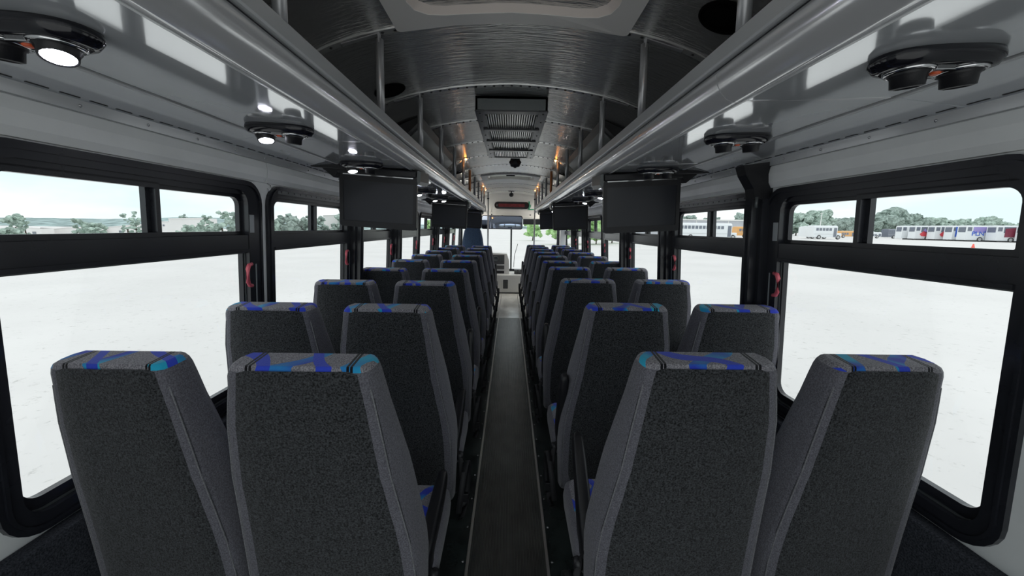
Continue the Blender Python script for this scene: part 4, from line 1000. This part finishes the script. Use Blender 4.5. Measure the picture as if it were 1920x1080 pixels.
building(328, 400, 411, 410, 104, 'taller white block with pale roof beside the trees on the left', [])
building(612, 640, 405, 404, 118, 'pale block with tan base seen at the left screen edge', [], z0=-5)
# warehouse (right)
r = empty('warehouse', (80, 150, -0.1), label='long grey warehouse with pitched edge behind the white buses', cat='building')
mb = MB(); mb.box(-26, 25, 0, 25, 0, 5.5); mb.build('wall', 'warehouse', r)
mb = MB(); mb.box(-26.3, 25.3, -0.4, 25, 5.35, 5.75); mb.build('roof', 'white_paint', r)
for k in range(8):
    mb = MB(); mb.box(-22+k*6, -21.8+k*6, -0.08, 0.1, 0, 5.3); mb.build('wall_rib', 'white_paint', r)
# buses
def wheel(parent, x, y, r0):
    mb = MB(); mb.lathe([(r0*0.6, -0.02), (r0*0.95, -0.02), (r0, 0.05), (r0, 0.25), (r0*0.6, 0.28)], seg=20); mb.v = [(p[0]+x, y - 0.0 + p[2]-0.05, p[1]+r0) for p in mb.v]
    wl = mb.build('wheel', 'tyre', parent)
    mb = MB(); mb.lathe([(r0*0.62, -0.03), (r0*0.3, 0.0), (r0*0.1, -0.05)], seg=14); mb.v = [(p[0]+x, y + p[2]-0.05, p[1]+r0) for p in mb.v]; mb.build('rim', 'rim', wl)
def school_bus(x, y, z, rz, L, Hh, m, label, hood=True, grp='parked school buses'):
    r = empty('parked_bus', (x, y, z), rot=(0, 0, rz), label=label, cat='bus', group=grp)
    Wd = 2.4; b = 0.45
    prof = [(0, b), (0, Hh-0.35), (0.12, Hh-0.12), (0.45, Hh), (Wd-0.45, Hh), (Wd-0.12, Hh-0.12), (Wd, Hh-0.35), (Wd, b)]
    mb = MB(); n = len(prof)
    rings = [[(xx, p[0], p[1] if k else min(p[1], Hh-0.15)) for p in prof] for k, xx in enumerate((0, 0.15, L))]
    mb.loft(rings, smooth=False); mb.build('body', m, r)
    if hood:
        mb = MB(); mb.box(L-0.02, L+1.25, 0.2, Wd-0.2, b, b+0.95, b=0.15); mb.build('hood', m, r)
    nw = int((L-1.6)/0.75)
    me = None
    for k in range(nw):
        if me is None: mb = MB(); mb.box(0, 0.56, -0.03, 0.02, 0, 0.62, b=0.0); me = mb.mesh('window', 'bus_glass')
        link('window', me, r, (0.5+k*0.75, 0, Hh-1.18))
    mb = MB(); mb.box(L-0.85, L-0.15, -0.03, 0.02, b+0.1, Hh-0.5, b=0.0); mb.build('door', 'bus_glass', r)
    mb = MB(); mb.box(L-0.01, L+0.03, 0.25, Wd-0.25, Hh-1.2, Hh-0.45); mb.build('windscreen', 'bus_glass', r)
    mb = MB(); mb.box(0.1, L-0.9, -0.035, 0.0, 1.15, 1.2); mb.build('rub_rail', 'rim', r)
    wheel(r, L*0.24, 0.0, 0.48); wheel(r, L+0.35 if hood else L-1.2, 0.05, 0.48)
    return r
school_bus(33.8, 80, -0.3, 0.02, 11.0, 3.25, 'bus_white', 'long white bus with square windows before the grey warehouse')
school_bus(57.2, 100, -0.1, 0, 8.0, 2.7, 'bus_orange', 'orange school bus just right of the long white bus')
school_bus(75.0, 101, -0.1, -0.05, 4.6, 3.0, 'bus_white', 'white bus rearmost of the small cluster beside the warehouse', hood=False)
school_bus(71.3, 95, -0.1, -0.05, 5.2, 3.0, 'bus_white', 'white bus in the middle of the small cluster beside the warehouse', hood=False)
school_bus(69.3, 90.5, -0.1, 0.0, 5.4, 3.1, 'bus_white', 'small white bus with dark windows and a front hood, nearest of its cluster')
school_bus(100.8, 121, -0.1, 0.0, 4.5, 2.1, 'bus_orange', 'low orange van right of the small white bus')
school_bus(106.5, 121, -0.1, 0.0, 7.0, 1.9, 'bus_white', 'low white van with a row of dark windows right of the orange van', hood=False)
school_bus(115.5, 121, -0.1, 0.0, 7.5, 2.9, 'bus_glass', 'dark bus beside the blue window edge', hood=False)
def coach(x, y, rz, kind, label, L=11.0):
    r = empty('parked_coach', (x, y, -0.1), rot=(0, 0, rz), label=label, cat='coach', group='parked coaches in a row')
    Wd, Hh = 2.5, 3.6
    mb = MB(); prof = [(0, 0.32), (0, Hh-0.3), (0.1, Hh-0.08), (0.35, Hh), (Wd-0.35, Hh), (Wd-0.1, Hh-0.08), (Wd, Hh-0.3), (Wd, 0.32)]
    mb.loft([[(xx, p[0], p[1]*(1 if k not in (0, 3) else 0.985)) for p in prof] for k, xx in enumerate((0, 0.2, L-0.25, L))], smooth=False); mb.build('body', 'bus_white', r)
    g = {'plain': 'bus_white', 'red': 'bus_glass', 'blue': 'bus_glass', 'letters': 'coach_violet', 'maroon': 'bus_glass'}[kind]
    mb = MB(); mb.add([(1.2, -0.03, 3.25), (8.9, -0.03, 3.25), (9.3, -0.03, 2.9), (9.3, -0.03, 2.3), (5.2, -0.03, 2.0), (1.2, -0.03, 2.0)] + [(1.2, 0, 3.25), (8.9, 0, 3.25), (9.3, 0, 2.9), (9.3, 0, 2.3), (5.2, 0, 2.0), (1.2, 0, 2.0)], [(0, 1, 2, 3, 4, 5)] + [(i, (i+1) % 6, 6+(i+1) % 6, 6+i) for i in range(6)]); mb.build('side_glass', g, r)
    mb = MB(); mb.box(-0.04, 0.02, 0.3, Wd-0.3, 2.1, 3.2); mb.box(0.15, 0.9, -0.04, 0.02, 2.35, 3.2); mb.build('rear_glass', 'bus_glass', r)
    mb = MB(); mb.box(L-0.02, L+0.03, 0.2, Wd-0.2, 1.4, 3.1); mb.build('windscreen', 'bus_glass', r)
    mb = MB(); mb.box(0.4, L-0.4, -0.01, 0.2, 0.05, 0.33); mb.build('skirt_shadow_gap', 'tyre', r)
    def poly(name, pts, m):
        pts = [(p[0]*0.47+(0 if p[0] < 1.95 else 0.0), p[1]) for p in pts]
        mb = MB(); n = len(pts); mb.add([(a, -0.06, b) for a, b in pts] + [(a, -0.02, b) for a, b in pts], [tuple(range(n))] + [(i, (i+1) % n, n+(i+1) % n, n+i) for i in range(n)]); mb.build(name, m, r)
    if kind == 'red':
        poly('red_graphic', [(2.0, 1.5), (3.6, 2.3), (6.0, 1.9), (8.6, 1.1), (5.0, 0.95), (2.8, 1.0)], 'coach_red'); poly('violet_graphic', [(4.0, 2.9), (6.4, 1.8), (8.0, 1.4), (5.2, 1.5), (3.4, 2.2)], 'coach_violet')
    if kind == 'blue': poly('blue_graphic', [(1.1, 1.0), (1.8, 1.0), (1.9, 3.3), (1.1, 3.3)], 'coach_blue')
    if kind == 'maroon':
        poly('maroon_graphic', [(3.0, 1.1), (7.8, 1.1), (7.8, 3.2), (3.0, 2.9)], 'coach_maroon'); pass
    if kind == 'letters':
        cu = bpy.data.curves.new('lettering', 'FONT'); cu.body = 'PLNT'; cu.size = 1.35; cu.extrude = 0.02; cu.materials.append(MATS['coach_blue'])
        cu.space_character = 0.95
        tmp = bpy.data.objects.new('tmp', cu); me = bpy.data.meshes.new_from_object(tmp); bpy.data.objects.remove(tmp)
        link('lettering', me, r, (0.95, -0.07, 1.35), (PI/2, 0, 0))
    wheel(r, 2.6, 0, 0.52); wheel(r, L-2.4, 0, 0.52)
rzc = math.atan2(-0.24, 0.97)
for (px, Y, kind, label) in [(1688, 104, 'plain', 'plain white coach leftmost in the coach row'), (1713, 100.4, 'red', 'white coach with red and violet sweep graphic'),
        (1750, 96.8, 'red', 'white coach with a red panel behind the blue edged coach'), (1783, 93.2, 'blue', 'white coach with a narrow blue rear stripe'),
        (1809, 89.6, 'letters', 'white coach with large blue letters on its side'), (1866, 86, 'maroon', 'white coach with a maroon side panel'), (1924, 82.4, 'plain', 'white coach at the right end of the coach row'), (1985, 78.8, 'plain', 'white coach beyond the right window edge')]:
    coach(spot(px, Y), Y, rzc, kind, label)
# traffic cone
r = empty('traffic_cone', (44, 37.4, -0.13), label='red traffic cone on the gravel before the coaches', cat='traffic cone')
mb = MB(); mb.lathe([(0.20, 0.04), (0.05, 0.68), (0.03, 0.70)], seg=20); mb.build('cone', 'cone_red', r)
mb = MB(); mb.box(-0.28, 0.28, -0.28, 0.28, 0, 0.05, b=0.01); mb.build('base', 'cone_red', r)
# light pole
mb = MB(); mb.tube([(0, 0, 0), (0, 0, 8.6)], 0.12, 8); mb.box(-0.5, 0.5, -0.15, 0.15, 8.5, 8.7)
tag(mb.build('yard_light_pole', 'white_paint', loc=(117, 150, -0.1)), 'slim pale yard pole before the trees on the right', 'pole')
